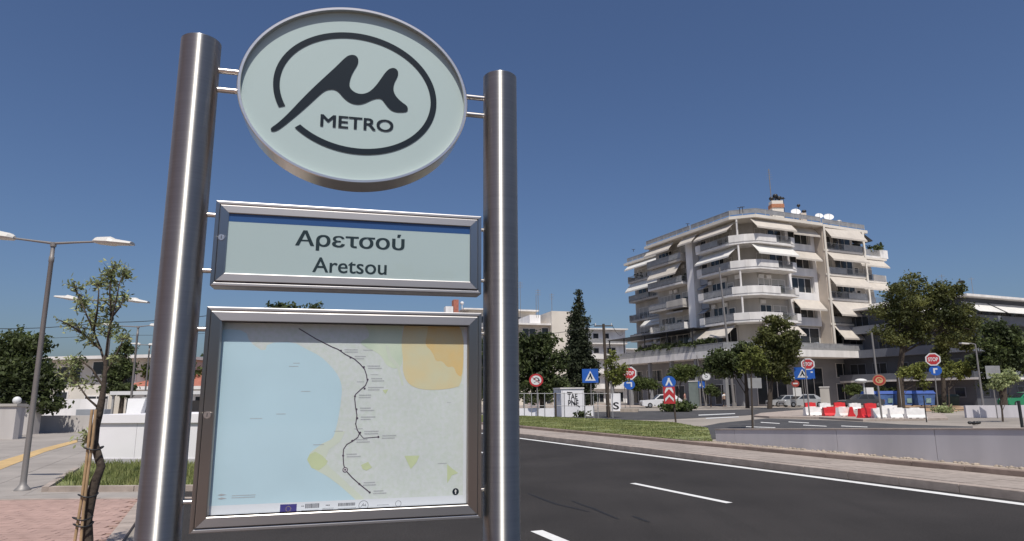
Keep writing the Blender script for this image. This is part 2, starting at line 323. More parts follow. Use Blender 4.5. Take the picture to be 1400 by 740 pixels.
P3 = [(0.6595,1.2577),(0.6847,1.2681),(0.6997,1.2480),(0.6801,1.2374),(0.6657,1.2435)]
P4 = [(0.9784,1.2505),(0.9998,1.2325),(1.0211,1.2174),(0.9970,1.2096),(0.9792,1.1816)]
P5 = [(0.7291,1.5284),(0.7511,1.5311),(0.7406,1.5130)]
LINE = [(0.4166,1.7553),(0.4793,1.7177),(0.5394,1.6880),(0.5605,1.6799),(0.5882,1.6608),(0.6214,1.6444),(0.6438,1.6251),(0.6609,1.6058),(0.6687,1.5837),(0.6722,1.5616),(0.6657,1.5452),(0.6472,1.5288),(0.6305,1.5126),(0.6284,1.4963),(0.6321,1.4692),(0.6386,1.4367),(0.6355,1.4046),(0.6343,1.4082),(0.6408,1.3852),(0.6499,1.3708),(0.6447,1.3567),(0.6253,1.3430),(0.6059,1.3322),(0.5953,1.3156),(0.5945,1.2932),(0.5974,1.2624),(0.6037,1.2428),(0.6301,1.2141),(0.6562,1.1910),(0.6940,1.1602)]
BR = [(0.6469,1.3737),(0.6648,1.3534),(0.6876,1.3546),(0.7193,1.3568)]
ST = [(0.5715,1.6745),(0.6076,1.6498),(0.6579,1.6141),(0.6731,1.5672),(0.6633,1.5342),(0.6291,1.5060),(0.6362,1.4583),(0.6401,1.4259),(0.6526,1.3736),(0.6252,1.3447),(0.5945,1.2932),(0.6562,1.1910),(0.6940,1.1602),(0.7193,1.3568)]
MARK = [(0.6037,1.2428)]
NORTH = [(1.0114,1.1500)]
STRIPTOP = [(0.1667,1.1391),(0.6030,1.1370),(1.0371,1.1365)]
RM = [(1.0273,1.7066),(1.0317,1.1025)]
LOGO = [(0.3851,1.1317),(0.4410,1.0995),(0.4541,1.1335),(0.5182,1.1007),(0.5269,1.1303),(0.5687,1.1008),(0.5803,1.1279),(0.6456,1.0997),(0.6547,1.1322),(0.6923,1.0975),(0.7099,1.1170),(0.7654,1.1094),(0.7861,1.1290),(0.8109,1.0971)]
SC = [(0.1831,1.1723),(0.2116,1.1711),(0.1840,1.1601),(0.2124,1.1589)]
# ================================================================ GROUND
g = sheet('ground', [(-900, -300, -.02), (900, -300, -.02), (900, 2500, -.02), (-900, 2500, -.02)], M_ground)
nE = NU(G(715, 600))[0]
nA = NU(G(865, 661))[0]; uA0 = NU(G(865, 661))[1]; uA1 = NU(G(998, 688))[1]; nB = 3.4
nL = -0.7                                      # near kerb of the road, behind the left pole
road = sheet('asphalt_road', [RD(nL, -60), RD(nE+.32, -60), RD(nE+.32, 320), RD(nL, 320)], M_asph, 0.0)
def marking(n0, u0, n1, u1, parent=road):
    return sheet('road_marking', [RD(n0, u0), RD(n1, u0), RD(n1, u1), RD(n0, u1)], M_paint, .004, parent=parent)
marking(nE-.10, -40, nE+.10, 300)
L_ = uA0-uA1
for k in range(-2, 12):
    uu = uA0+k*(L_+6.6)
    if k < 3 or k > 2: marking(nA-.06, uu-L_, nA+.06, uu)
    marking(nB-.075, 7.16-L_+k*9.03, nB+.075, 7.16+k*9.03)
def tar(px, w=.028):
    q = [G(a, b) for a, b in px]; b = MB(); vs = []
    for i, p in enumerate(q):
        d = (q[min(i+1, len(q)-1)]-q[max(i-1, 0)]).normalized(); k = Vector((-d.y, d.x, 0))*w*(.3+.7*sin(pi*(i+.5)/len(q))); vs += [p+k+Vector((0, 0, .003)), p-k+Vector((0, 0, .003))]
    b.add(vs, [(2*i, 2*i+1, 2*i+3, 2*i+2) for i in range(len(q)-1)]).build('tar_seam', M_tar, road)
M_tar = mat('tar_seam', (.012, .011, .011), .7, var=.2)
tar([(722, 675), (745, 684), (762, 690), (785, 695), (805, 700)]); tar([(782, 685), (797, 691), (810, 695), (828, 703), (845, 710)]); tar([(865, 706), (876, 710), (887, 714)], .03)
# sidewalk beyond the road: kerb, paving, rear kerb, strip
z1, z2 = .13, .22
nK = nE+.34
nR = NU(G(1400, 653, z1))[0]
nW = NU(G(1400, 640, z2))[0]
uW = NU(G(975, 604, z2))[1]
walk = MB().prism([RD(nK+.15, -40), RD(nR, -40), RD(nR, 120), RD(nK+.15, 120)], -.01, z1).build('far_pavement', M_walk); tag(walk, kind='structure')
kb = MB().prism([(0, 0), (.985, 0), (.985, .15), (0, .15)], -.01, z1+.008)
def stones(nm, n0, u0, u1, m, parent, w=.15, z0=-.01, zt=.14, step=1.0):
    base = None; k = 0; uu = u0
    while uu < u1:
        if base is None:
            b = MB(); e = .012
            q = [RD(0, 0), RD(w, 0), RD(w, step-e), RD(0, step-e)]; q2 = [RD(.012, .008), RD(w-.008, .008), RD(w-.008, step-e-.008), RD(.012, step-e-.008)]
            b.hexa([(p.x, p.y, z0) for p in q], [(p.x, p.y, zt-.012) for p in q]); b.f.pop(1); b.sm.pop(1)
            b.add([(p.x, p.y, zt-.012) for p in q]+[(p.x, p.y, zt) for p in q2], [(0, 1, 5, 4), (1, 2, 6, 5), (2, 3, 7, 6), (3, 0, 4, 7), (4, 5, 6, 7)])
            base = b.build(nm, m, parent)
            o = base
        else: o = base.copy(); COL.objects.link(o)
        o.location = RD(n0, uu, rnd.uniform(-.004, .004)); k += 1; uu += step
stones('kerb_stone', nK, 2, 70, M_kerb, walk, zt=z1+.005)
strip = MB().prism([RD(nR+.16, -40), RD(nW+.1, -40), RD(nW+.1, 120), RD(nR+.16, 120)], -.01, z2-.01).build('planting_strip', M_strip); tag(strip, kind='structure')
stones('kerb_stone', nR+.005, 2, 70, M_kerbr, strip, zt=z2+.01)
# paving slab joints that can be told apart near the camera: slabs as pieces
sb = None
for i in range(2, 46):
    for j in range(5):
        w = (nR-nK-.17)/5; uu = i*.5
        if sb is None:
            b = MB(); q = [RD(0, 0), RD(w-.012, 0), RD(w-.012, .488), RD(0, .488)]; b.prism(q, .0, .014); sb = b.build('paving_slab', M_walk, walk); o = sb
        else: o = sb.copy(); COL.objects.link(o)
        o.location = RD(nK+.16+j*w, uu, z1-.006+rnd.uniform(-.002, .002))
# grass verge
gp = [G(a, b, z2) for a, b in [(560, 566), (715, 569), (820, 573), (920, 578), (968, 586), (974, 604)]]+[RD(nW-.75, uW), RD(nW-.75, 130)]
nG = NU(G(715, 582, z2))[0]; nG2 = NU(G(960, 604, z2))[0]
gp = [G(560, 566, z2), G(715, 569, z2), G(820, 573, z2), G(920, 578, z2), G(968, 586, z2), G(974, 604, z2), RD(nG2, uW+.6, z2), RD(nG, 42, z2), RD(nG, 90, z2)]
verge = sheet('grass_verge', gp, M_turf, z2+.015)
verge_soil = MB().prism([(p.x, p.y) for p in gp], -.01, z2+.005).build('verge_bank', M_strip); tag(verge_soil, kind='structure')
def inside(p, poly):
    c = False; j = len(poly)-1
    for i in range(len(poly)):
        a, b = poly[i], poly[j]
        if (a.y > p.y) != (b.y > p.y) and p.x < (b.x-a.x)*(p.y-a.y)/(b.y-a.y)+a.x: c = not c
        j = i
    return c
def grass(name, poly, z, count, h, seed, parent=None, patchy=.25, wid=.012):
    r = random.Random(seed); b = MB(); xs = [p.x for p in poly]; ys = [p.y for p in poly]; k = 0; tries = 0
    while k < count and tries < count*8:
        tries += 1; p = Vector((r.uniform(min(xs), max(xs)), r.uniform(min(ys), max(ys)), 0))
        if not inside(p, poly): continue
        if (sin(p.x*1.7+2*sin(p.y*.8))*sin(p.y*1.3+seed)) < -1+patchy*2*r.random(): continue
        hh = h*r.uniform(.4, 1.15); a = r.uniform(0, 6.28); t = Vector((cos(a), sin(a), 0))*wid*r.uniform(.7, 1.6); l = Vector((r.gauss(0, .35), r.gauss(0, .35), 1))*hh
        q = Vector((p.x, p.y, z)); b.v += [tuple(q-t), tuple(q+t), tuple(q+l)]; b.f.append((3*k, 3*k+1, 3*k+2)); b.sm.append(False); k += 1
    o = b.build(name, M_grass, parent, fix=False); tag(o, kind='stuff'); return o
gg = grass('grass', gp, z2+.01, 80000, .045, 3, wid=.022, patchy=.5); tag(gg, 'green grass growing on the verge beyond the road', 'grass')
# far side street and forecourt
def far_sheet(name, px, m, z): return sheet(name, [G(a, b) for a, b in px], m, z)
s1 = far_sheet('side_street', [(700, 566), (820, 563), (1000, 560), (1060, 558.5), (1098, 558), (1100, 561), (1020, 568), (900, 574), (700, 574)], M_asph2, -.012)
s2 = far_sheet('junction_asphalt', [(985, 578), (1048, 572), (1150, 575), (1230, 580), (1330, 583), (1330, 600), (940, 600), (950, 585)], M_asph2, -.008)
for a, b, c, d in [(1040, 577, 1066, 579.4), (1078, 576.4, 1106, 578.6), (1098, 580.8, 1130, 583.2), (1150, 582, 1186, 584.2), (1020, 583, 1060, 585)]:
    sheet('road_marking', [G(a, b), G(c, d-.7), G(c, d), G(a, b+.8)], M_paint, -.003, parent=s2)
for a, b, c, d in [(955, 567, 1005, 565), (965, 571.5, 1010, 569.5)]:
    sheet('road_marking', [G(a, b), G(c, d), G(c, d+1), G(a, b+1.2)], M_sw, -.004, parent=s1)
island = MB().prism([tuple(G(a, b)[:2]) for a, b in [(1040, 566.5), (1098, 561.5), (1180, 563), (1290, 567), (1296, 574), (1180, 576), (1120, 572.6), (1052, 571.5), (1030, 570)]][::-1], -.015, .1).build('traffic_island', M_kerb); tag(island, kind='structure')
far_sheet('orange_earth_patch', [(1225, 553), (1300, 552), (1330, 560), (1300, 563), (1240, 562)], M_dirt, -.006)
far_sheet('forecourt', [(700, 557), (900, 556), (1180, 555), (1400, 557), (1400, 552), (700, 552)], M_kerb, -.014)

# ---- parapet wall beyond the verge
pw = thing('parapet_wall', 'low grey rendered ramp wall beyond the road with a level top edge', 'wall', RD(nW, uW, z2))
def wtop(uu):
    q = RD(nW, uu); d = q.y; lo_, hi_ = 0, 3    # height at which the top meets the sight line of its rendered edge
    return ZT0+(ZT1-ZT0)*(uu-uW)/(U1-uW)
def vert_at(px, py, nn):
    d = ray(px, py); t = nn/(d.dot(n)); q = Vector((0, 0, EYE))+d*t; return q
A_, B_ = vert_at(976, 587.5, nW), vert_at(1400, 587, nW)
ZT0, ZT1, U1 = A_.z, B_.z, NU(B_)[1]
seg_u = [uW, 14.5, 11.2, 8.9, 6.6, 3.5, 0, -6]
for i in range(len(seg_u)-1):
    a, b = seg_u[i]-(.006 if i else 0), seg_u[i+1]+.006
    q = [RD(nW, a), RD(nW+.3, a), RD(nW+.3, b), RD(nW, b)]; hs = [wtop(a), wtop(a), wtop(b), wtop(b)]
    MB().hexa([(p.x, p.y, 0) for p in q], [(p.x, p.y, min(h, 1.35)) for p, h in zip(q, hs)]).build('wall_panel', M_wallg, pw)
cb = MB(); q = [(RD(nW-.02, uW), wtop(uW)), (RD(nW+.32, uW), wtop(uW)), (RD(nW+.32, 3.5), wtop(3.5)), (RD(nW-.02, 3.5), wtop(3.5))]
cb.hexa([(p.x, p.y, h+.001) for p, h in q], [(p.x, p.y, h+.02) for p, h in q]).build('coping', M_kerb, pw)
# crumbly stones along the wall foot
sg = MB(); r_ = random.Random(4)
for i in range(260):
    uu = r_.uniform(3, uW+1); p = RD(nW-abs(r_.gauss(0, .05))-.02, uu, z2-.005); s = r_.uniform(.015, .05); sg.ell(p, (s, s*r_.uniform(.6, 1.6), s*.7), 5, 3)
tag(sg.build('rubble', M_strip), 'pale crumbs of mortar and gravel along the foot of the ramp wall', 'gravel', kind='stuff')

# ================================================================ LEFT SIDE GROUND
yk = 683                                    # front edge of the grey kerb line
K0, K1 = G(-60, 684.5), G(330, 680.5)
kd = (K1-K0).normalized(); kn = Vector((-kd.y, kd.x, 0))
def LK(a, b, z=0.): q = G(0, 684)+kd*a+kn*b; return Vector((q.x, q.y, z))
brick_z = .0
def nearkerb(y0): # x of near kerb at y
    t = (y0-RD(nL, 0).y)/u.y; return RD(nL, t).x
zb = .12
near = [RD(nL-.15, 7.6), RD(nL-.15, 5.4), RD(2.9, 5.0), RD(2.9, -40), (-60, -40, 0), (-60, LK(-60, 0).y, 0)]
near = [RD(nL-.15, 30), RD(nL-.15, 5.6), RD(2.7, 5.2), RD(2.7, -30), Vector((-60, -30, 0)), Vector((-60, 60, 0))]
near_pav = MB().prism([(p.x, p.y) for p in near], -.015, -.004).build('brick_paving', M_brickg); tag(near_pav, kind='structure')
# kerb of the near pavement
def kerbline(p, q, name='kerb_stone', m=M_kerb, parent=near_pav, zt=.03, w=.16, step=1.):
    d = (q-p); L0 = d.length; d.normalize(); w_ = Vector((-d.y, d.x, 0))*w; k = max(1, int(L0/step)); st = L0/k; base = None
    for i in range(k):
        if base is None:
            b = MB().prism([tuple((Vector((0, 0, 0)))[:2]), tuple((d*(st-.012))[:2]), tuple((d*(st-.012)+w_)[:2]), tuple(w_[:2])], -.02, zt); base = b.build(name, m, None); base.parent = parent; o = base
        else: o = base.copy(); COL.objects.link(o); o.parent = parent
        o.location = p+d*st*i+Vector((0, 0, rnd.uniform(-.003, .003)))
kerbline(RD(nL-.15, 7.6), RD(nL-.15, 30)); kerbline(RD(nL-.15, 5.6), RD(2.7, 5.2))
kerbline(RD(nL-.15, 5.8), RD(nL-.15, 7.5))
# red paver bricks: basket of staggered courses between the sign and the grey kerb
bw, bh = .235, .115; pcs = []
for j in range(0, 48):
    for i in range(0, 40):
        a = -1.4+i*bw+(bw/2 if j % 2 else 0); b = -.06-(j+1)*bh
        c = LK(a+bw/2, b+bh/2)
        if c.y < 5.9: continue
        if NU(c)[0] > nL-.35: continue
        q = c-Vector((0, 0, EYE)); zc = q.dot(_F); x = 700+FPX*q.dot(_R)/zc; y = 370-FPX*q.dot(_U)/zc
        vis = -20 < x < 275 and y < 752
        pcs.append((0 if vis and x < 192 else 1 if vis else 2, zc, c))
pcs.sort(key=lambda t: (t[0], t[1]))
rb = random.Random(11); bm0 = None; rest = MB()
def brickverts(c, dz):
    e = .0028; return [c+kd*sx*(bw/2-e)+kn*sy*(bh/2-e)+Vector((0, 0, dz)) for sx, sy in ((-1, -1), (1, -1), (1, 1), (-1, 1))]
for idx, (vis, zc, c) in enumerate(pcs):
    dz = rb.uniform(.005, .008)
    if idx < 300:
        if bm0 is None:
            o0 = Vector((0, 0, 0)); b = MB(); b.hexa(brickverts(o0, -.02), brickverts(o0, 0)); bm0 = b.build('brick', M_brick); bm0.parent = near_pav; o = bm0
        else: o = bm0.copy(); COL.objects.link(o)
        o.location = c+Vector((0, 0, dz)); o.rotation_euler = (rb.uniform(-.006, .006), rb.uniform(-.006, .006), 0)
    else: rest.hexa(brickverts(c, -.01), brickverts(c, dz))
ro = rest.build('bricks', M_brick, None); ro.parent = near_pav; tag(ro, kind='stuff')
# grey kerb line across the picture and slab paving beyond
sp = [LK(-12, .0), LK(6.0, .0), RD(nL-.16, 12.0), RD(nL-.16, 40), Vector((-45, 48, 0)), Vector((-45, 12, 0))]
slabp = MB().prism([(p.x, p.y) for p in sp], -.01, .002).build('slab_pavement', M_slab); tag(slabp, kind='structure')
kerbline(LK(-2.2, -.06), LK(5.2, -.06), m=M_kerb, parent=slabp, zt=.012, w=.12, step=1.2)
# slabs that can be told apart
sb2 = None
sa = Vector((-.40, .917, 0)); sc_ = Vector((.917, .40, 0)); o0 = G(0, 676)
for i in range(-14, 12):
    for j in range(0, 15):
        c = o0+sa*(j*.8)+sc_*(i*.8)
        if (c-G(0, 683)).dot(kn) < .45 or NU(c)[0] > nL-1: continue
        q = c-Vector((0, 0, EYE)); zc = q.dot(_F); x = 700+FPX*q.dot(_R)/zc
        if not (-80 < x < 200): continue
        if sb2 is None:
            b = MB().prism([tuple((sa*a+sc_*d)[:2]) for a, d in ((-.395, -.395), (-.395, .395), (.395, .395), (.395, -.395))], -.006, .004); sb2 = b.build('paving_slab', M_slab, slabp); o = sb2
        else: o = sb2.copy(); COL.objects.link(o)
        o.location = c+Vector((0, 0, .002+rnd.uniform(-.0015, .0015)))
T = [G(a, b) for a, b in [(-30, 650), (0, 643), (60, 619), (106, 605), (106, 601.5), (60, 613), (0, 631), (-30, 641)]]
tac = sheet('tactile_strip', T, M_tact, .012)
# grass bed with kerb stones behind the young tree
gb = [G(a, b) for a, b in [(74, 669), (100, 650), (118, 638), (300, 638), (300, 668)]]
bed = MB().prism([(p.x, p.y) for p in gb][::-1], -.01, .05).build('planting_bed', M_turf); tag(bed, kind='structure')
kerbline(G(66, 673.5), G(300, 671.5), parent=bed, zt=.09, w=.12, step=.62)
kerbline(G(66, 673), G(108, 645), parent=bed, zt=.09, w=.10, step=.7)
g2 = grass('grass', gb, .04, 5200, .15, 5, patchy=.45, wid=.009); tag(g2, 'shaggy green grass in the kerbed bed in front of the white block', 'grass')

# ================================================================ METRO SIGN
SL = Vector((-1.1985, 2.35, 0)); SR = Vector((-0.0464, 2.6469, 0)); SDv = (SR-SL).normalized(); SN = Vector((SDv.y, -SDv.x, 0)); SW_ = (SR-SL).length
def S(a, z, off=0.): q = SL+SDv*a+SN*off; return Vector((q.x, q.y, z))
sign = thing('metro_sign', 'tall stainless metro station sign with round emblem, name panel and map', 'metro sign', S(SW_/2, 0))
PR = .0715
for a, zt in ((0, 2.862), (SW_, 2.855)):
    b = MB(); k = 64; c = S(a, 0)
    prof = [(PR, 0.0), (PR, zt-.004), (PR-.004, zt), (PR-.008, zt), (PR-.0085, zt-.25)]
    vs = [(c.x+r*cos(2*pi*j/k), c.y+r*sin(2*pi*j/k), z) for r, z in prof for j in range(k)]
    b.add(vs, [(i*k+j, i*k+(j+1) % k, (i+1)*k+(j+1) % k, (i+1)*k+j) for i in range(len(prof)-1) for j in range(k)], True)
    po = b.build('pole', M_steel, sign); bv = po.modifiers.new('edge', 'EDGE_SPLIT'); bv.split_angle = radians(35)
    # a radial tangent needs the pole's own axis: keep the mesh centred on it
    off = po.data; d = c-ORG[po.name]
    for v in off.vertices: v.co -= d
    po.location = d
    MB().prism([(c.x+.11*cos(2*pi*j/24), c.y+.11*sin(2*pi*j/24)) for j in range(24)], -.004, .012).build('base_plate', M_frame, sign)
def peg(a0, a1, z, r=.011):
    b = MB().tube([S(a0, z, -.0), S(a1, z, -.0)], r, 14).build('peg', M_drum, sign)
for z in (2.75, 2.671): peg(.05, .18, z); peg(1.0, SW_-.05, z)
for z in (2.172, 1.961): peg(.05, .125, z, .009); peg(1.09, SW_-.05, z, .007)
for z in (1.747, 1.153): peg(.05, .11, z, .009); peg(1.09, SW_-.05, z, .007)
# ---- round emblem box
EC = (.5924, 2.6969); ES = ((.4488, -.0003), (-.0003, .3743)); RC = (.5935, 2.7081); RS = ((.3087, -.0069), (-.0069, .248))
def el(c, s, t, k=1., dk=0.):
    x, y = cos(t), sin(t); q = (s[0][0]*x+s[0][1]*y, s[1][0]*x+s[1][1]*y); l = sqrt(q[0]**2+q[1]**2); f = k+dk/l
    return c[0]+q[0]*f, c[1]+q[1]*f
N_ = 128
def ring_loft(prof, m, name, parent, smooth=True):
    """prof: list of (inset in metres, offset along the normal)"""
    vs = [S(*el(EC, ES, 2*pi*j/N_, 1., -dk), off) for dk, off in prof for j in range(N_)]
    fs = [(i*N_+j, i*N_+(j+1) % N_, (i+1)*N_+(j+1) % N_, (i+1)*N_+j) for i in range(len(prof)-1) for j in range(N_)]
    o = MB().add(vs, fs, smooth).build(name, m, parent); e = o.modifiers.new('edge', 'EDGE_SPLIT'); e.split_angle = radians(30); return o
disc = ring_loft([(.004, -.085), (0, -.08), (0, .037), (.003, .040), (.012, .040), (.013, .036), (.013, .012)], M_drum, 'round_casing', sign)
def ell_sheet(c, s, k, dk, off): return [S(*el(c, s, 2*pi*j/N_, k, dk), off) for j in range(N_)]
MB().add(ell_sheet(EC, ES, 1, -.0125, .018), [tuple(range(N_))]).build('face_panel', M_face, disc)
MB().add(ell_sheet(EC, ES, 1, -.002, -.083), [tuple(range(N_))]).build('back_panel', M_frame, disc)
rg = MB(); t0, t1 = radians(-137.0), radians(202.65); K = 120; hw = .0122
vs = []
for i in range(K+1):
    t = t0+(t1-t0)*i/K; vs += [S(*el(RC, RS, t, 1, hw), .0205), S(*el(RC, RS, t, 1, -hw), .0205)]
rg.add(vs, [(2*i, 2*i+1, 2*i+3, 2*i+2) for i in range(K)]).build('emblem_ring', M_ink, disc)
def smooth_poly(pts, it=2):
    for _ in range(it):
        o = []
        for i in range(len(pts)):
            a, b = pts[i], pts[(i+1) % len(pts)]; o += [(a[0]*.75+b[0]*.25, a[1]*.75+b[1]*.25), (a[0]*.25+b[0]*.75, a[1]*.25+b[1]*.75)]
        pts = o
    return pts
mu = smooth_poly(MU); MB().add([S(a, z, .0205) for a, z in mu], [tuple(range(len(mu)))]).build('emblem_stroke', M_ink, disc)
def bold_text(body, conv, x0, x1, y0, y1, dx, b0=0):
    b = MB()
    for i, q in enumerate((-dx, -dx/2, 0, dx/2, dx)):
        o = put_text(body, lambda x, y: conv(x+q, y, i*.0001), x0+dx, x1-dx, y0, y1, b0); b.add(o.v, o.f)
    return b
bold_text('METRO', lambda x, y, o: S(x, y+.002*(x-.6)/.28, .0205+o), .457, .7415, 2.553, 2.6035, .0016).build('lettering', M_ink, disc, fix=False)
# ---- framed panels
def framed(name, s0, s1, zb_, zt_, w, d0, d1, rec, door=.004):
    """a box with a mitred hinged front frame, opening recessed by rec"""
    root = None
    def fr(nm, o0, o1, i0, mf, depthf, depthb, par, gap=0):
        """mitred ring: outer rect o, inner rect i"""
        A, B, C, D = o0[0], o1[0], o0[1], o1[1]; a, b, c, d = A+i0, B-i0, C+i0, D-i0; last = None
        quads = [((A, C), (B, C), (b, c), (a, c)), ((B, C), (B, D), (b, d), (b, c)), ((B, D), (A, D), (a, d), (b, d)), ((A, D), (A, C), (a, c), (a, d))]
        for qi, q in enumerate(quads):
            cx = sum(p[0] for p in q)/4; cz = sum(p[1] for p in q)/4; g_ = .0006
            q = [(p[0]+(cx-p[0])*g_*2, p[1]+(cz-p[1])*g_*2) for p in q]; ch = min(.003, i0*.25); e = .0022 if i0 > .02 else .001
            # front face drawn in from the long edges: a small chamfer along each bar
            mm = mf if mf is M_dark else (M_barh if qi % 2 == 0 else M_barv)
            t_ = ch/i0; fq = [(q[0][0]+(q[3][0]-q[0][0])*t_, q[0][1]+(q[3][1]-q[0][1])*t_), (q[1][0]+(q[2][0]-q[1][0])*t_, q[1][1]+(q[2][1]-q[1][1])*t_), (q[2][0]+(q[1][0]-q[2][0])*t_, q[2][1]+(q[1][1]-q[2][1])*t_), (q[3][0]+(q[0][0]-q[3][0])*t_, q[3][1]+(q[0][1]-q[3][1])*t_)]
            pb = MB(); bk = [S(p[0], p[1], depthb) for p in q]; md = [S(p[0], p[1], depthf-e) for p in q]; fr_ = [S(p[0], p[1], depthf) for p in fq]
            pb.add(bk+md+fr_, [(3, 2, 1, 0)]+[(k, (k+1) % 4, 4+(k+1) % 4, 4+k) for k in range(4)]+[(4+k, 4+(k+1) % 4, 8+(k+1) % 4, 8+k) for k in range(4)]+[(8, 9, 10, 11)]); last = pb.build(nm, mm, par)
        return last
    case = MB(); 
    # shallow open casing
    t = .006
    for (a0, a1, c0, c1) in ((s0, s1, zb_, zb_+t), (s0, s1, zt_-t, zt_), (s0, s0+t, zb_+t, zt_-t), (s1-t, s1, zb_+t, zt_-t)):
        q = [(a0, c0), (a1, c0), (a1, c1), (a0, c1)]; case.hexa([S(p[0], p[1], d0) for p in q], [S(p[0], p[1], d1-.012) for p in q])
    case.hexa([S(p[0], p[1], d0) for p in ((s0+t, zb_+t), (s1-t, zb_+t), (s1-t, zt_-t), (s0+t, zt_-t))], [S(p[0], p[1], d0+.004) for p in ((s0+t, zb_+t), (s1-t, zb_+t), (s1-t, zt_-t), (s0+t, zt_-t))])
    body = case.build(name, M_frame, sign)
    fr('frame_bar', (s0, zb_), (s1, zt_), .013, M_frame, d1-.004, d1-.0115, body)
    fr('frame_bar', (s0+.016, zb_+.016), (s1-.016, zt_-.016), w-.016, M_frame, d1, d1-rec, body)
    fr('seal_strip', (s0+.0125, zb_+.0125), (s1-.0125, zt_-.0125), .005, M_dark, d1-.010, d1-.013, body)
    return body
s0n, s1n = .105, 1.102; zbn, ztn = 1.8995+.002, 2.2195
nameb = framed('name_casing', s0n, s1n, zbn, ztn, .047, -.06, .04, .03)
def rect(body, nm, a0, a1, z0, z1_, off, m): return MB().add([S(a0, z0, off), S(a1, z0, off), S(a1, z1_, off), S(a0, z1_, off)], [(0, 1, 2, 3)]).build(nm, m, body, fix=False)
rect(nameb, 'name_panel', s0n+.02, s1n-.02, zbn+.02, ztn-.02, .033, M_face)
rect(nameb, 'blue_band', s0n+.047, s1n-.047, 2.143, 2.1735, .0333, M_blueb)
bold_text('Αρετσού', lambda x, y, o: S(x, y-.003, .0336+o), .389, .796, 2.051, 2.129, .0015, .006).build('lettering', M_green, nameb, fix=False)
bold_text('Aretsou', lambda x, y, o: S(x, y-.002, .0336+o), .4555, .7300, 1.9665, 2.024, .0010).build('lettering', M_green, nameb, fix=False)
rect(nameb, 'glass_pane', s0n+.04, s1n-.04, zbn+.04, ztn-.04, .0375, M_glass)
def lock(body, a, z, r=.011):
    MB().tube([S(a, z, .035), S(a, z, .0435)], r, 20).build('lock', M_drum, body)
    MB().add([S(a-.001, z-.006, .0442), S(a+.001, z-.006, .0442), S(a+.001, z+.006, .0442), S(a-.001, z+.006, .0442)], [(0, 1, 2, 3)]).build('key_slot', M_dark, body)
lock(nameb, .1325, 2.0796)
s0m, s1m, zbm, ztm = .102, 1.1035, 1.055, 1.825
mapb = framed('map_casing', s0m, s1m, zbm, ztm, .052, -.06, .04, .036)
lock(mapb, .131, 1.4455, .012)
M_sea = mat('map_sea', (.49, .67, .745), .45, var=.04, scale=4)
M_land = mat('map_land', (.60, .67, .61), .45, var=.045, scale=70, var2=.04, scale2=9, col2=(.61, .65, .65))
M_yel = mat('map_hill_yellow', (.66, .64, .43), .45, var=.04, scale=11, col2=(.67, .56, .31))
M_ora = mat('map_hill_orange', (.61, .47, .215), .45, var=.08, scale=18)
M_ora0 = mat('map_hill_ochre', (.67, .57, .32), .45, var=.06, scale=14, col2=(.67, .48, .20))
M_gm = mat('map_green', (.52, .64, .50), .45, var=.05, scale=9, col2=(.60, .68, .54))
M_gp = mat('map_park', (.55, .63, .38), .45, var=.05, scale=18)
M_lg = mat('map_pale_green', (.60, .665, .56), .45, var=.03)
M_mline = mat('map_line', (.07, .05, .08), .45, var=.03)
M_mtxt = mat('map_label', (.40, .42, .44), .45, var=.1)
M_mpale = mat('map_street', (.66, .70, .66), .45, var=.03)
M_mstr = mat('map_margin', (.66, .70, .74), .45, var=.02)
M_flag = mat('flag_blue', (.04, .035, .20), .45, var=.03)
M_star = mat('flag_yellow', (.55, .45, .10), .45, var=.03)
def SM(a, z, off): return S(a, z, off*.2)      # printed layers lie almost flush
mo = .0
def mpoly(nm, pts, off, m): return MB().add([SM(a, z, off) for a, z in pts], [tuple(range(len(pts)))]).build(nm, m, mapb, fix=False)
mpoly('map_sheet', [(.150, 1.078), (1.066, 1.078), (1.066, 1.800), (.150, 1.800)], -.001, M_land)
msea = mpoly('map_sea', smooth_poly([(.152, 1.13), (.152, 1.135), (.152, 1.74)]+SEA[2:]+[(.6496, 1.13)], 1), .0, M_sea)
mpoly('map_coast', COAST, .0004, M_lg)
mpoly('map_green_belt', smooth_poly([(.64, 1.80), (.80, 1.80)]+GRN[1:]), .0004, M_gm); HILL = [(.812, 1.80), (1.0385, 1.80), (1.0385, 1.548), (.9945, 1.5328), (.9141, 1.5264), (.8572, 1.5334), (.8201, 1.5559), (.8023, 1.6006), (.8040, 1.6456), (.795, 1.70), (.800, 1.75)]
mpoly('map_hill', [(.5*(a+.93)-.03*0+(a-.93)*.55, 1.80-(1.80-z)*1.05) for a, z in smooth_poly(HILL)] if False else smooth_poly(HILL), .0008, M_yel)
mpoly('map_hill', smooth_poly([(.90, 1.80), (1.0385, 1.80), (1.0385, 1.575), (1.012, 1.585), (1.0, 1.62), (.975, 1.612), (.955, 1.64), (.93, 1.635), (.915, 1.675), (.885, 1.70), (.895, 1.745)]), .0010, M_ora0)
mpoly('map_valley', LGR, .0014, M_lg)
for q in (P1, P2, P3, P4, P5): mpoly('map_park', q, .0012, M_gp)
def polyline(nm, pts, w, off, m):
    b = MB(); vs = []
    for i, p in enumerate(pts):
        a, c = pts[max(0, i-1)], pts[min(len(pts)-1, i+1)]; d = Vector((c[0]-a[0], c[1]-a[1])); d.normalize(); k = Vector((-d.y, d.x))*w/2
        vs += [SM(p[0]+k.x, p[1]+k.y, off), SM(p[0]-k.x, p[1]-k.y, off)]
    return b.add(vs, [(2*i, 2*i+1, 2*i+3, 2*i+2) for i in range(len(pts)-1)]).build(nm, m, mapb)
polyline('metro_line', LINE, .0036, .0020, M_mline); polyline('metro_branch', BR, .0026, .0020, M_mline)
rr = random.Random(3); tb = MB()
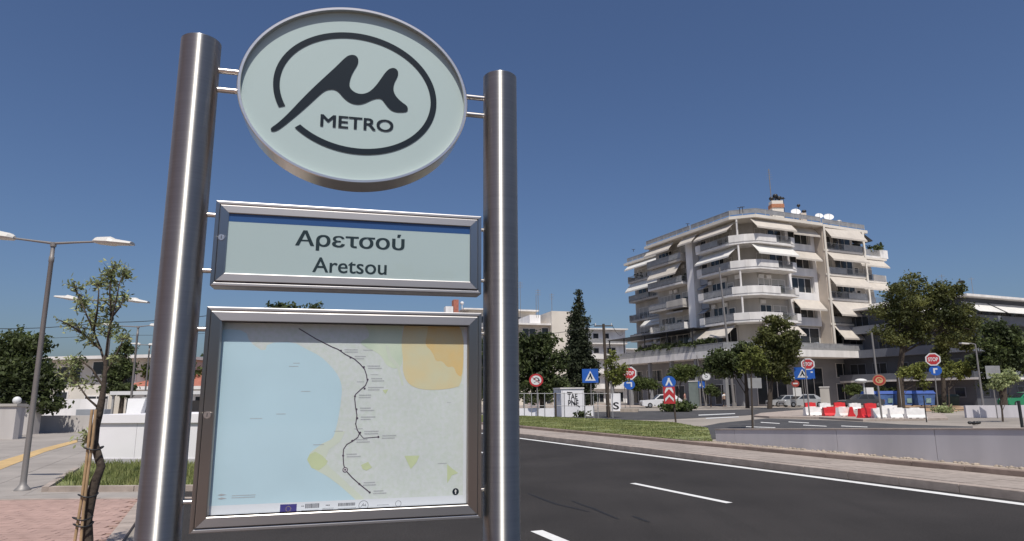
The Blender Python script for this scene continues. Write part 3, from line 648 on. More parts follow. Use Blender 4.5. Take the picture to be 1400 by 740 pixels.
# faint street web of the city, printed
streets = MB()
def strip2(b, a, c, w, off):
    d = Vector((c[0]-a[0], c[1]-a[1])); d.normalize(); k = Vector((-d.y, d.x))*w/2
    b.add([SM(a[0]+k.x, a[1]+k.y, off), SM(a[0]-k.x, a[1]-k.y, off), SM(c[0]-k.x, c[1]-k.y, off), SM(c[0]+k.x, c[1]+k.y, off)], [(0, 1, 2, 3)])
for i in range(0):
    x, y = rr.uniform(.60, 1.02), rr.uniform(1.15, 1.72); a = rr.choice([.35, 1.9, .9, 2.4, .1])+rr.gauss(0, .15); l = rr.uniform(.02, .10)
    e = (x+cos(a)*l, y+sin(a)*l)
    if e[0] > 1.02 or e[0] < .6 or e[1] < 1.14 or (x > .78 and y > 1.5) or (e[0] > .78 and e[1] > 1.5): continue
    strip2(streets, (x, y), e, rr.uniform(.0008, .0016), .0003)
pass
lbls = MB()
for i, (x, y) in enumerate(ST):
    b = MB().add([SM(x+.0038*cos(2*pi*j/14), y+.0038*sin(2*pi*j/14), .0024) for j in range(14)], [tuple(range(14))]); b.build('station_dot', M_mline, mapb)
    for q in range(2):
        xx = x+.012+rr.uniform(0, .004); yy = y+.004-q*.0085; L0 = rr.uniform(.035, .055)
        while xx < x+.012+L0:
            w = rr.uniform(.0022, .005); lbls.add([SM(xx, yy-.0018, .002), SM(xx+w, yy-.0018, .002), SM(xx+w, yy+.0018, .002), SM(xx, yy+.0018, .002)], [(0, 1, 2, 3)]); xx += w+.0009
for i in range(38):
    x, y = rr.uniform(.2, 1.0), rr.uniform(1.16, 1.7); L0 = rr.uniform(.015, .04); xx = x
    while xx < x+L0:
        w = rr.uniform(.002, .004); lbls.add([SM(xx, y-.0012, .002), SM(xx+w, y-.0012, .002), SM(xx+w, y+.0012, .002), SM(xx, y+.0012, .002)], [(0, 1, 2, 3)]) if i % 3 == 0 else None; xx += w+.001
tag(lbls.build('map_labels', M_mtxt, mapb), kind='stuff')
for i, (x, y) in enumerate(MARK):
    for r0, m, o in ((.0095, M_mline, .0026), (.0065, M_sw, .0029), (.0035, M_mline, .0032)):
        MB().add([SM(x+r0*cos(2*pi*j/20), y+r0*sin(2*pi*j/20), o) for j in range(20)], [tuple(range(20))]).build('here_marker', m, mapb)
x, y = NORTH[0]
MB().add([SM(x+.0125*cos(2*pi*j/20), y+.0125*sin(2*pi*j/20), .0026) for j in range(20)], [tuple(range(20))]).build('north_badge', M_ink, mapb)
MB().add([SM(x-.002, y-.008, .003), SM(x+.002, y-.008, .003), SM(x+.002, y+.001, .003), SM(x+.005, y+.001, .003), SM(x, y+.009, .003), SM(x-.005, y+.001, .003), SM(x-.002, y+.001, .003)], [tuple(range(7))]).build('north_arrow', M_sw, mapb)
# margins and logos
mpoly('map_margin', [(.150, 1.078), (1.066, 1.078), (1.066, 1.1365), (.150, 1.1375)], .0016, M_mstr)
mpoly('map_margin', [(1.040, 1.1366), (1.066, 1.1366), (1.066, 1.80), (1.040, 1.80)], .0016, M_mstr)
f0 = LOGO
mpoly('flag', [(.3855, 1.1005), (.4415, 1.1000), (.4415, 1.1315), (.3855, 1.132)], .0022, M_flag)
st = MB()
for j in range(12):
    cx, cz = .4135+.0085*cos(j*pi/6), 1.1160+.0085*sin(j*pi/6)
    st.add([SM(cx+(.0017 if q % 2 == 0 else .0007)*sin(q*pi/5), cz+(.0017 if q % 2 == 0 else .0007)*cos(q*pi/5), .0025) for q in range(10)], [tuple(range(10))])
st.build('flag_stars', M_star, mapb)
M_logo = mat('logo_ink', (.16, .17, .19), .45, var=.1)
lg = MB()
def bars(x0, x1, z0, z1_, rows, hfrac=.6, dens=1.):
    h = (z1_-z0)/rows
    for r1 in range(rows):
        xx = x0+rr.uniform(0, .003)
        while xx < x1-.002:
            w = rr.uniform(.0016, .0046); zz = z0+h*r1
            if rr.random() < dens: lg.add([SM(xx, zz, .0022), SM(xx+w, zz, .0022), SM(xx+w, zz+h*hfrac, .0022), SM(xx, zz+h*hfrac, .0022)], [(0, 1, 2, 3)])
            xx += w+.001
bars(.4560, .5190, 1.1010, 1.1100, 2); bars(.4680, .5190, 1.1150, 1.1320, 1, .9)
bars(.4560, .4660, 1.1210, 1.1270, 1)
bars(.5290, .5690, 1.1030, 1.1150, 3, .4); bars(.5400, .5560, 1.1200, 1.1280, 1, .5)
bars(.5820, .6450, 1.1010, 1.1120, 3, .45); bars(.5820, .6450, 1.1170, 1.1280, 1, .95)
bars(.7200, .7650, 1.1135, 1.1165, 1)
bars(.158, .162, 1.10, 1.104, 1)
tag(lg.build('logo_print', M_logo, mapb), kind='stuff')
def ringp(cx, cz, r0, w, nm='logo_ring'):
    k = 24; vs = []
    for j in range(k+1): t = 2*pi*j/k; vs += [SM(cx+r0*cos(t), cz+r0*sin(t), .0022), SM(cx+(r0-w)*cos(t), cz+(r0-w)*sin(t), .0022)]
    MB().add(vs, [(2*i, 2*i+1, 2*i+3, 2*i+2) for i in range(k)]).build(nm, M_logo, mapb)
ringp(.6735, 1.1155, .0175, .0018); ringp(.7985, 1.1165, .0110, .0016)
ks = .040; mpoly('logo_stroke', [(.6735+(a-.575)*ks*1.05, 1.1155+(z-2.70)*ks*1.1) for a, z in MU], .0026, M_logo)
mpoly('logo_stem', [(.7970, 1.098), (.8, 1.098), (.8, 1.1055), (.7970, 1.1055)], .0024, M_mtxt)
for (a, z) in (SC[0], SC[2]):
    mpoly('scale_mark', [(a-.006, z), (a+.006, z-.003), (a+.024, z), (a+.006, z+.004)], .0022, M_mtxt)
lg2 = MB(); lg = lg2
bars(.222, .30, 1.1600, 1.1740, 2, .35); tag(lg2.build('scale_note', M_mtxt, mapb), kind='stuff')
rect(mapb, 'glass_pane', .146, 1.07, 1.075, 1.80, .030, M_glass)
# ================================================================ APARTMENT BLOCK ON THE CORNER
BO = P(1017, 292, 90)
def B2(a, b, z=0.): q = Vector((BO.x, BO.y, 0))+n*a+u*b; return Vector((q.x, q.y, z))
def bpoly(pts): return [tuple(B2(a, b)[:2]) for a, b in pts]
apt = thing('apartment_building', 'large white corner apartment block with stacked balconies, awnings and rooftop antennas', 'apartment building', B2(10, 12))
def bprism(nm, pts, za, zb2, m, par=None): return MB().prism(bpoly(pts), za, zb2).build(nm, m, par or apt)
def bseg(mb, p, q, th, za, zb2): mb.seg(B2(*p), B2(*q), th, za, zb2)
LV = [8.0, 11.6, 15.25, 18.9, 22.55, 26.2]
bprism('wall', [(0.6, 3.4), (2.6, 1.2), (22.5, 1.2), (22.5, 14), (16, 14), (16, 21.9), (0.6, 21.9)], 8.05, 25.85, M_off)
bprism('wall', [(5, 21.95), (15.9, 21.95), (15.9, 35), (5, 35)], 8.05, 25.85, M_off)
bprism('wall', [(22.55, 3.4), (29, 3.4), (29, 12), (22.55, 12)], 8.05, 22.25, M_off)
bprism('ground_floor_wall', [(-1, 1.6), (29.2, 1.6), (29.2, 30), (-1, 30)], -.05, 6.55, M_grd)
bprism('podium_slab', [(-4.4, 1.2), (-1.6, -2), (29.6, -2), (29.6, 32), (-4.4, 31.4)], 6.6, 7.55, M_par)
bprism('roof_slab', [(-1.7, 1.2), (.8, -1.4), (13.6, -1.3), (14.2, -.9), (24, -.5), (24, 14.3), (16.3, 14.3), (16.3, 21.9), (-1.7, 21.9)], 25.88, 26.3, M_creamb)
bprism('roof_slab', [(3.1, 22.0), (16.2, 22.0), (16.2, 35.6), (3.1, 35.6)], 25.88, 26.3, M_creamb)
bprism('roof_slab', [(24.05, 1.2), (29.9, 1.2), (29.9, 12.4), (22.55, 12.4), (22.55, 3.45), (24.05, 3.45)], 22.28, 22.6, M_creamb)
# frames: side 'L' looks along -n, side 'R' looks along -u
def fr_pt(side, s, o): return (o, s) if side == 'L' else (s, o)     # s along the facade, o plan offset of the plane
def wbox(mb, side, s0, s1, oa, ob, za, zb2):
    q = [fr_pt(side, s0, oa), fr_pt(side, s1, oa), fr_pt(side, s1, ob), fr_pt(side, s0, ob)]
    mb.prism(bpoly(q), za, zb2)
def window(side, s, o, z, w, h, k=2, parent=None, shut=0.):
    """o = plan offset of the wall face"""
    par = parent or apt; t = .07
    f = MB(); 
    for a0, a1, c0, c1 in ((s, s+w, z, z+t), (s, s+w, z+h-t, z+h), (s, s+t, z+t, z+h-t), (s+w-t, s+w, z+t, z+h-t)): wbox(f, side, a0, a1, o-.06, o-.001, c0, c1)
    for i in range(1, k): x = s+w*i/k; wbox(f, side, x-.04, x+.04, o-.055, o-.001, z+t, z+h-t)
    fo = f.build('window', M_par, par)
    g_ = MB(); wbox(g_, side, s+t, s+w-t, o-.03, o-.004, z+t, z+h-t); g_.build('pane', M_pane, fo)
    if shut > 0: g_ = MB(); wbox(g_, side, s+t+.01, s+w-t-.01, o-.045, o-.031, z+h-t-shut*(h-2*t), z+h-t-.005); g_.build('shutter', M_shut, fo)
    return fo
def awning(side, s0, s1, o_wall, o_edge, zt_, zb2, m=None, val=.22):
    m = m or M_awn; b = MB()
    p = [B2(*fr_pt(side, s0, o_wall), zt_), B2(*fr_pt(side, s1, o_wall), zt_), B2(*fr_pt(side, s1, o_edge), zb2), B2(*fr_pt(side, s0, o_edge), zb2)]
    b.slab(p, (0, 0, 1), .035)
    o = b.build('awning', m, apt)
    v = MB(); oo = -.03
    k = max(2, int((s1-s0)/.45)); 
    wbox(v, side, s0, s1, o_edge-.04, o_edge-.01, zb2-val, zb2+.03); v.build('valance', m, o)
    return o
def bal_edge(mb_s, mb_r, pts, kinds, z, h=.95, th=.10):
    pass
def balcony(slab, edge, kinds, z, m_s=None, h=1.0, mrail=None):
    """slab: plan polygon; edge: plan polyline of the outer edge; kinds per segment: s solid, r railing, g railing with infill"""
    so_ = bprism('balcony', slab, z-.32, z, m_s or M_par)
    for (p, q), k in zip(zip(edge[:-1], edge[1:]), kinds):
        if k == 's': b = MB(); bseg(b, p, q, .12, z+.003, z+h); b.build('parapet', m_s or M_par, so_)
        elif k in 'rg':
            b = MB(); bseg(b, p, q, .05, z+h-.05, z+h); bseg(b, p, q, .05, z+.10, z+.15)
            P0, P1 = B2(*p), B2(*q); L0 = (P1-P0).length; d = (P1-P0).normalized(); c = max(1, int(L0/.16))
            w = Vector((-d.y, d.x, 0))*.012
            for i in range(c+1):
                x = P0+d*(L0*i/c); t = .028 if i % 8 == 0 else .011; e = d*t
                b.prism([tuple((x-e-w)[:2]), tuple((x+e-w)[:2]), tuple((x+e+w)[:2]), tuple((x-e+w)[:2])], z+.003, z+h-.05)
            ro_ = b.build('railing', mrail or M_rail, so_)
            if k == 'g': b = MB(); bseg(b, p, q, .015, z+.16, z+h-.06); b.build('infill', M_railp, so_)
    return so_
# --- corner balconies, four storeys
for i, z in enumerate(LV[1:5]):
    sh = [.0, .0, .15, .25][i] if False else 0
    e = [(.55, 8.7), (-1.7, 8.7), (-1.7, 7.6), (-1.7, 3.9), (-1.75, 1.5), (-.6, -.2), (1.0, -1.35), (4.2, -1.4), (7.0, -1.3), (7.9, -1.1), (7.9, 1.15)]
    sl_ = e+[(2.6, 1.15), (.55, 3.4)]
    kinds = ['s', 's', 'g', 'g' if i < 3 else 'r', 's', 's', 's' if i < 3 else 's', 'r', 's', 's']
    if i == 3: kinds = ['s', 's', 'g', 'r', 's', 's', 's', 'r', 's', 's']
    balcony(sl_, e, kinds, z)
    if i in (0, 1):
        for s in (1.0,): pass
    # rear wall openings
    for s, w, h, k in ((3.7, 1.3, 2.3, 1), (5.3, 2.9, 2.5, 3)): window('L', s, .6, z+.05 if w > 1.5 else z+.9, w, h if w > 1.5 else 1.3, k, shut=rnd.choice([0, .35, .6]))
    for s, w in ((2.8, 2.1), (5.2, 2.6)): window('R', s, 1.2, z+(.05 if i != 0 else .9), w, 2.5 if i != 0 else 1.5, 2, shut=rnd.choice([0, .35, .6]))
# columns at the chamfer
for z0_, z1_ in zip(LV[1:5], LV[2:]):
    b = MB(); c = B2(-.9, .6); b.prism([(c.x+.14*cos(j*pi/4), c.y+.14*sin(j*pi/4)) for j in range(8)], z0_, z1_-.33); b.build('column', M_par, apt)
for z in (LV[5], LV[4]):
    zt_ = z-.35
    awning('L', 1.1, 8.4, -.3, -2.3, zt_+.05, zt_-1.6, M_awn if z > 26 else M_awnw); awning('R', .3, 7.7, -.5, -1.95, zt_+.15, zt_-1.45, M_awn if z > 26 else M_awnw)
awning('L', 1.9, 10.2, -.9, -2.9, LV[1]-.4, LV[1]-2.1, M_awn); awning('R', 1.2, 7.3, -.6, -2.3, LV[1]-.4, LV[1]-2.0, M_awn)
# fittings that crowd the balconies
cl = random.Random(77)
def clutter(side, s0, s1, o, z):
    x = s0
    while x < s1:
        k = cl.random(); w = cl.uniform(.3, .9); h = cl.uniform(.4, 1.5); m, nm = ((M_par, 'air_conditioner') if k < .35 else (M_dkf, 'balcony_plant') if k < .6 else (M_shut, 'chair') if k < .8 else (M_bgrey, 'storage_box'))
        b = MB()
        if nm == 'air_conditioner': wbox(b, side, x, x+.85, o-.32, o-.01, z+1.9 if cl.random() < .5 else z+.3, z+2.5 if False else z+2.45) if False else wbox(b, side, x, x+.85, o-.32, o-.062, z+2.5, z+3.05)
        elif nm == 'balcony_plant':
            p = B2(*fr_pt(side, x+.3, o-.9), z+.9); l = leaves([((p.x, p.y, p.z), (.4, .4, .55))], 60, .2, .2, seed=cl.randrange(999)); l.build(nm, m, apt, fix=False); x += cl.uniform(1, 2.4); continue
        else: wbox(b, side, x, x+w, o-1.0, o-.5, z+.004, z+h)
        b.build(nm, m, apt); x += cl.uniform(1.2, 3.2)
for z in LV[1:5]:
    clutter('L', 2.2, 8.2, .6, z); clutter('R', 2.8, 7.2, 1.2, z); clutter('L', 13, 21, .6, z); clutter('R', 14.8, 21.5, 1.2, z); clutter('L', 22.8, 34, 5., z)
for z in LV[:1]: clutter('L', 2.5, 21, -.6, 7.55); clutter('R', 3, 28, .6, 7.55)
# --- pier and slot between the corner and the left wing
bprism('pier', [(-.75, 10.7), (.59, 10.7), (.59, 12.3), (-.75, 12.3)], 8.05, 25.87, M_white)
for z in LV[1:5]:
    window('L', 8.95, .6, z+.9, 1.35, 1.35, 1, shut=0)
    awning('L', 8.9, 10.4, .58, -.45, z+2.7, z+2.05, M_bgrey, .1)
    b = MB(); wbox(b, 'L', 8.85, 10.55, .30, .59, z-.9, z+.75); b.build('window_box', M_bgrey, apt)
# --- left wing
for i, z in enumerate(LV[1:5]):
    e = [(.55, 12.7), (-1.5, 12.7), (-1.5, 16.8), (-1.5, 21.6), (.55, 21.6)]
    balcony(e, e, [['s', 'g', 'r', 's'], ['s', 's', 'g', 's'], ['r', 'g', 'g', 's'], ['s', 'g', 'g', 'r']][i], z, M_off if i % 2 else M_par)
    for s, w, k in ((13.0, 2.3, 2), (15.7, 1.4, 1), (17.4, 3.6, 4)): window('L', s, .6, z+(.05 if w > 1.5 else .9), w, 2.35 if w > 1.5 else 1.35, k, shut=rnd.choice([0, .35, .6]))
for z, s0_, s1_, m in ((LV[5], 14.6, 21.4, M_awn), (LV[5], 8.9, 12.4, M_awn), (LV[4], 13.2, 20.8, M_awn)): awning('L', s0_, s1_, -.8, -2.2, z-.3, z-1.8-(.4 if z < 26 else 0), m)
for z in (LV[2],): awning('L', 13.2, 17.5, .55, -1.2, z-.35, z-.8, M_off)
# --- rear wing, set back
for i, z in enumerate(LV[1:5]):
    e = [(4.95, 22.2), (3.4, 22.2), (3.4, 28.5), (3.4, 34.8), (4.95, 34.8)]
    balcony(e, e, ['s', 'g', 'r', 's'] if i % 2 else ['s', 'r', 'g', 's'], z, M_off)
    for s, w, k in ((22.6, 3.4, 3), (26.6, 2.8, 2), (30.0, 3.8, 3)): window('L', s, 5.0, z+.05, w, 2.3, k, shut=rnd.choice([0, .4, .7]))
    if i in (0, 2, 3): awning('L', 22.6 if i != 2 else 23, 34.4 if i != 0 else 30, 3.7, 2.4, z+3.35, z+2.2-(.5 if i == 2 else 0), M_awnw)
awning('L', 22.6, 30.2, 4.9, 2.7, LV[1]-.4, LV[1]-1.1, M_awn); awning('L', 22.6, 27, 4.9, 2.7, LV[2]-.4, LV[2]-1.0, M_awn)
# --- flush bay on the right front
for i, z in enumerate(LV[1:5]):
    b = MB(); wbox(b, 'R', 8.2, 13.9, .75, 1.19, z-.35, z+.8); b.build('parapet', M_white, apt)
    b = MB(); wbox(b, 'R', 8.2, 8.75, .75, 1.19, z+.801, z+3.299); b.build('pier', M_white, apt); b = MB(); wbox(b, 'R', 13.2, 13.9, .75, 1.19, z+.801, z+3.299); b.build('pier', M_white, apt)
    window('R', 9.1, 1.19, z+.85, 3.8, 2.2, 3, shut=[0, 0, .25, .2][i])
for z in (LV[5], LV[4], LV[2]): awning('R', 8.4, 13.6, .55, -.7, z-.3, z-1.75, M_awn)
# --- projecting right bay
bprism('side_wall', [(13.95, -.75), (14.2, -.75), (14.2, 1.15), (13.95, 1.15)], 8.05, 25.85, M_beige)
for i, z in enumerate(LV[1:5]):
    e = [(14.25, -.85), (22.2, -.8)]
    sl_ = [(13.9, -.85), (22.5, -.8), (22.5, 1.15), (14.22, 1.15), (14.22, -.76), (13.9, -.76)]
    balcony(sl_, [(14.3, -.8), (18.2, -.8), (22.4, -.78)], 'rg' if i % 2 else 'gr', z, M_creamb)
    window('R', 14.5, 1.2, z+.05, 3.3, 2.6, 2, shut=rnd.choice([0, .45])); window('R', 18.2, 1.2, z+.05, 3.8, 2.6, 3)
for s in (14.05, 22.15):
    b = MB(); wbox(b, 'R', s, s+.35, -1.0, -.86, 8.05, 25.85); b.build('pier', M_creamb, apt)
for z, dz in ((LV[5], 1.2), (LV[4], .9), (LV[3], 1.1), (LV[2], 1.8), (LV[1], 1.5)): awning('R', 14.5, 22.0, -.6, -2.3 if dz > 1.4 else -1.8, z-.25, z-dz-.75, M_awn)
# --- far right bay with roof terrace
for i, z in enumerate(LV[1:5]):
    e = [(22.55, 1.3), (26.5, 1.3), (29.6, 1.5), (29.6, 3.35)]
    balcony([(22.55, 1.3), (29.6, 1.3), (29.6, 3.35), (22.55, 3.35)], e[:3], 'gr' if i % 2 else 'rs', z if i < 3 else z+.36, M_par if i == 3 else M_creamb)
    if i < 3: window('R', 23.6, 3.4, z+.05, 2.4, 2.35, 2); window('R', 27.0, 3.4, z+.05, 2.0, 2.35, 2, shut=.4)
    if i < 3: awning('R', 22.9, 29.2, 1.4, .3, z+3.35, z+2.15, M_awn)
# terrace level of the corner podium
b = MB(); b.prism(bpoly([(-3.9, 7.5), (.45, 7.5), (.45, 31), (-3.9, 31)]), 11.02, 11.14); b.build('terrace_canopy', M_blk, apt)
for s in (8, 14, 20, 26, 30.6):
    b = MB(); b.prism(bpoly([(-3.8, s), (-3.65, s), (-3.65, s+.15), (-3.8, s+.15)]), 7.56, 11.01); b.build('canopy_post', M_blk, apt)
e = [(-4.3, 31.2), (-4.3, 20), (-4.3, 12), (-4.3, 1.2), (-1.6, -1.9), (12, -1.9), (20, -1.9), (29.5, -1.9)]
for p, q in zip(e[:-1], e[1:]):
    b = MB(); bseg(b, p, q, .06, 8.45, 8.52); bseg(b, p, q, .10, 7.56, 7.85)
    P0, P1 = B2(*p), B2(*q); L0 = (P1-P0).length; d = (P1-P0).normalized(); c = int(L0/.3)
    for i in range(c+1): x = P0+d*(L0*i/c); b.prism([(x.x-.02, x.y-.02), (x.x+.02, x.y-.02), (x.x+.02, x.y+.02), (x.x-.02, x.y+.02)], 7.85, 8.45)
    b.build('railing', M_rail, apt)
    b = MB(); bseg(b, p, q, .02, 7.86, 8.42); b.build('infill', M_railp, apt)
for s, w in ((3.6, 4.2), (8.2, 4.4), (12.8, 4.3), (17.3, 4.4)): window('L', s, .6, 8.1, w, 2.9, 3)  # windows widened; their dark panes stand in for shade under the awnings
for s, w in ((23, 4), (29, 4)): window('L', s, 5.0, 8.1, w, 2.9, 3)
for s, w in ((2.8, 4.9), (8.0, 5.6), (14.3, 3.9), (18.4, 3.9)): window('R', s, 1.2, 8.1, w, 2.9, 3)
# ground floor openings
for s, z0_, w, h, k in ((16.8, 3.9, 4.2, 2.1, 3), (22.8, 3.7, 2.2, 2.3, 1), (25.8, .1, 2.8, 3, 2), (16.6, .05, 4.4, 3.0, 3), (8.5, .1, 5.5, 5.2, 3), (1.5, .1, 5.5, 5.2, 3)): window('R', s, 1.6, z0_, w, h, k)
for s in (3, 8.5, 14, 19.5, 25): window('L', s, -1., .2, 4.2, 2.8, 3); window('L', s, -1., 3.7, 4.2, 1.9, 3)
for s in (1.5, 7.3, 13.0, 18.6, 24.2, 30): 
    b = MB(); b.prism(bpoly([(-4, s), (-3.5, s), (-3.5, s+.5), (-4, s+.5)]), -.05, 6.6); b.build('column', M_grd, apt)
bprism('soffit', [(22.6, -1.6), (29.4, -1.6), (29.4, 1.5), (22.6, 1.5)], 11.3, 11.5, M_creamb)
# roof edge railing and things fixed on the roof
for e in ([(-1.5, 21.5), (-1.5, 10)], [(-1.5, 9.7), (-1.5, 1.3)], [(-1.5, 1.2), (.9, -1.2)], [(1.0, -1.25), (13.4, -1.15)], [(14.3, -.7), (23.6, -.3)], [(3.4, 34.8), (3.4, 22.5)]):
    b = MB(); bseg(b, e[0], e[1], .03, 26.55, 27.15); b.build('roof_railing', M_railp, apt)
    b = MB(); bseg(b, e[0], e[1], .07, 27.15, 27.2)
    P0, P1 = B2(*e[0]), B2(*e[1]); c = max(1, int((P1-P0).length/1.6))
    for i in range(c+1): x = P0.lerp(P1, i/c); b.prism([(x.x-.035, x.y-.035), (x.x+.035, x.y-.035), (x.x+.035, x.y+.035), (x.x-.035, x.y+.035)], 26.31, 27.15)
    b.build('roof_railing', M_rail, apt)
bprism('stair_tower', [(7, 6), (12, 6), (12, 11), (7, 11)], 26.31, 27.9, M_off)
def atp(px, py, b_):       # a point of the picture on the plan line b = b_ of the building
    k = ray(px, py); o = B2(0, b_); t = (o.dot(u)-Vector((0, 0, EYE)).dot(u))/k.dot(u); return Vector((0, 0, EYE))+k*t
ch = atp(1061, 281, 3); b = MB(); b.box((ch.x-.85, ch.y-.6, 26.31), (ch.x+.85, ch.y+.6, ch.z+.6)); cho = b.build('chimney', M_creamb, apt)
b = MB(); b.box((ch.x-.95, ch.y-.7, ch.z-.5), (ch.x+.95, ch.y+.7, ch.z+.05)); b.build('chimney_band', M_terra, cho)
b = MB()
for dx, dz in ((-.6, .35), (0, .8), (.55, .45)):
    b = MB(); b.tube([(ch.x+dx, ch.y, ch.z+.55), (ch.x+dx, ch.y, ch.z+.6+dz)], .16, 8); b.ell((ch.x+dx, ch.y, ch.z+.7+dz), (.42, .38, .32), 8, 5); b.build('cowl', M_blk, cho)
m0 = atp(1053.5, 262, 3.5); b = MB(); b.tube([(m0.x, m0.y, 27.9 if False else 26.31), (m0.x, m0.y, m0.z+3.6)], .07, 6)
for k_ in range(5): b.tube([(m0.x-.5+.06*k_, m0.y, m0.z+2.0+k_*.35), (m0.x+.5-.06*k_, m0.y, m0.z+2.0+k_*.35)], .015, 4)
b.build('antenna', M_poleg, apt)
m0 = atp(1071, 272, 3.5); b = MB(); b.tube([(m0.x, m0.y, 26.31), (m0.x, m0.y, m0.z)], .04, 6); b.tube([(m0.x-.9, m0.y, m0.z), (m0.x+.3, m0.y, m0.z)], .03, 5); b.ell((m0.x-.2, m0.y, m0.z+.1), (.4, .25, .2), 8, 4); b.build('antenna', M_blk, apt)
c2_ = atp(1097, 292, 5); b = MB(); b.box((c2_.x-.45, c2_.y-.4, 26.31), (c2_.x+.45, c2_.y+.4, c2_.z)); c2o = b.build('chimney', M_beige, apt)
b = MB(); b.tube([(c2_.x-.5, c2_.y, c2_.z), (c2_.x-.5, c2_.y, c2_.z+1.3)], .05, 6); b.ell((c2_.x-.5, c2_.y, c2_.z+1.3), (.3, .3, .25), 8, 5); b.ell((c2_.x+.3, c2_.y, c2_.z+.35), (.4, .3, .25), 8, 5); b.build('cowl', M_blk, c2o)
def dish(px, py, r, bb):
    c = atp(px, py, bb); b = MB(); k = 16; nv = Vector((-.15, -.8, .45)).normalized(); a, c2 = frame_of(nv)
    rings = [(0, -.16), (.5, -.12), (.8, -.05), (1, .0)]; vs = [c+nv*(d*r)+(cos(2*pi*j/k)*a*1.15+sin(2*pi*j/k)*c2)*(rr_*r) for rr_, d in rings for j in range(k)]
    b.add(vs, [(i*k+j, i*k+(j+1) % k, (i+1)*k+(j+1) % k, (i+1)*k+j) for i in range(3) for j in range(k)], True)
    do = b.build('satellite_dish', M_sw, apt, fix=False); b = MB(); b.tube([(c.x, c.y+.25, 26.31), (c.x, c.y+.25, c.z)], .06, 6); b.tube([c-a*0+Vector((0, 0, -r)), c+nv*r*.9], .025, 5); b.build('bracket', M_poleg, do)
dish(1088, 289.5, .62, 3); dish(1120, 295, .52, 3); dish(1133, 296.5, .66, 3)
b = MB(); p = atp(1147, 304, 3); b.ell((p.x, p.y, p.z), (.5, .4, .4), 8, 6); b.tube([(p.x, p.y, 26.31), (p.x, p.y, p.z)], .1, 6); b.build('roof_vent', M_rail, apt)
b = MB()
for q in range(16):
    p = atp(rnd.uniform(1020, 1150), 300, 4); b.tube([(p.x, p.y, 26.31), (p.x, p.y, 27.3+rnd.random())], .03, 4)
b.build('aerial_rods', M_poleg, apt)
for px_, py_ in ((866, 341), (940, 306), (968, 302), (1011, 284), (1015, 283)):
    k = ray(px_, py_); o = B2(-1.2, 0); t = (o.dot(n))/k.dot(n); q = Vector((0, 0, EYE))+k*t; b = MB(); b.tube([(q.x, q.y, 26.31), (q.x, q.y, q.z)], .05, 5); b.tube([(q.x-.3, q.y, q.z), (q.x+.3, q.y, q.z)], .04, 4); b.build('aerial', M_blk, apt)
# dark canopy and plants on the right roof terrace
b = MB(); b.slab([B2(22.3, -.4, 26.1), B2(27.3, 1.3, 25.3), B2(27.3, 4, 25.3), B2(22.3, 4, 26.1)], (0, 0, 1), .12); cn = b.build('terrace_canopy', M_blk, apt)
b = MB(); b.prism(bpoly([(24.1, 3.3), (27, 3.3), (27, 6), (24.1, 6)]), 22.95, 25.2); b.build('terrace_room', M_dark, apt)
b = MB(); b.prism(bpoly([(28.6, 1.2), (30.3, 1.2), (30.3, 3), (28.6, 3)]), 22.65, 24.0); b.build('planter', M_par, apt)

# terrace plants stand on the building: things of their own
def blobplant(name, label, cat, c, rx, rz, m, cnt, size, seed, group=None, base=None):
    t = thing(name, label, cat, base or (c[0], c[1], c[2]-rz), group)
    leaves([((c[0], c[1], c[2]), (rx, rx, rz))], cnt, size, .3, seed=seed).build('foliage', m, t, fix=False)
    bb = ORG[t.name]; MB().tube([tuple(bb), (c[0], c[1], c[2])], [.05, .03], 5).build('stem', M_bark, t); return t
q = B2(29.4, 1.9, 24.6); blobplant('potted_shrub', 'round green shrub in the white planter at the right end of the roof terrace', 'shrub', q, .95, .75, M_dkf, 350, .25, 31)
q = B2(27.0, 1.9, 24.2); blobplant('potted_tree', 'thin dark small tree on the roof terrace left of the round shrub', 'plant', q, .35, .7, M_dkf, 120, .2, 32)
for i in range(9):
    s = 4.5+i*2.1; q = B2(-3.7, s, 8.75); blobplant('terrace_shrub', ['first, nearest the corner', 'second from the corner', 'third from the corner', 'fourth from the corner', 'middle', 'fourth from the far left end', 'third from the far left end', 'second from the far left end', 'farthest left'][i]+' of the small shrubs behind the first-floor terrace railing', 'shrub', q, .9, .6, M_dkf, 160, .3, 60+i, 'shrubs along the first-floor terrace')

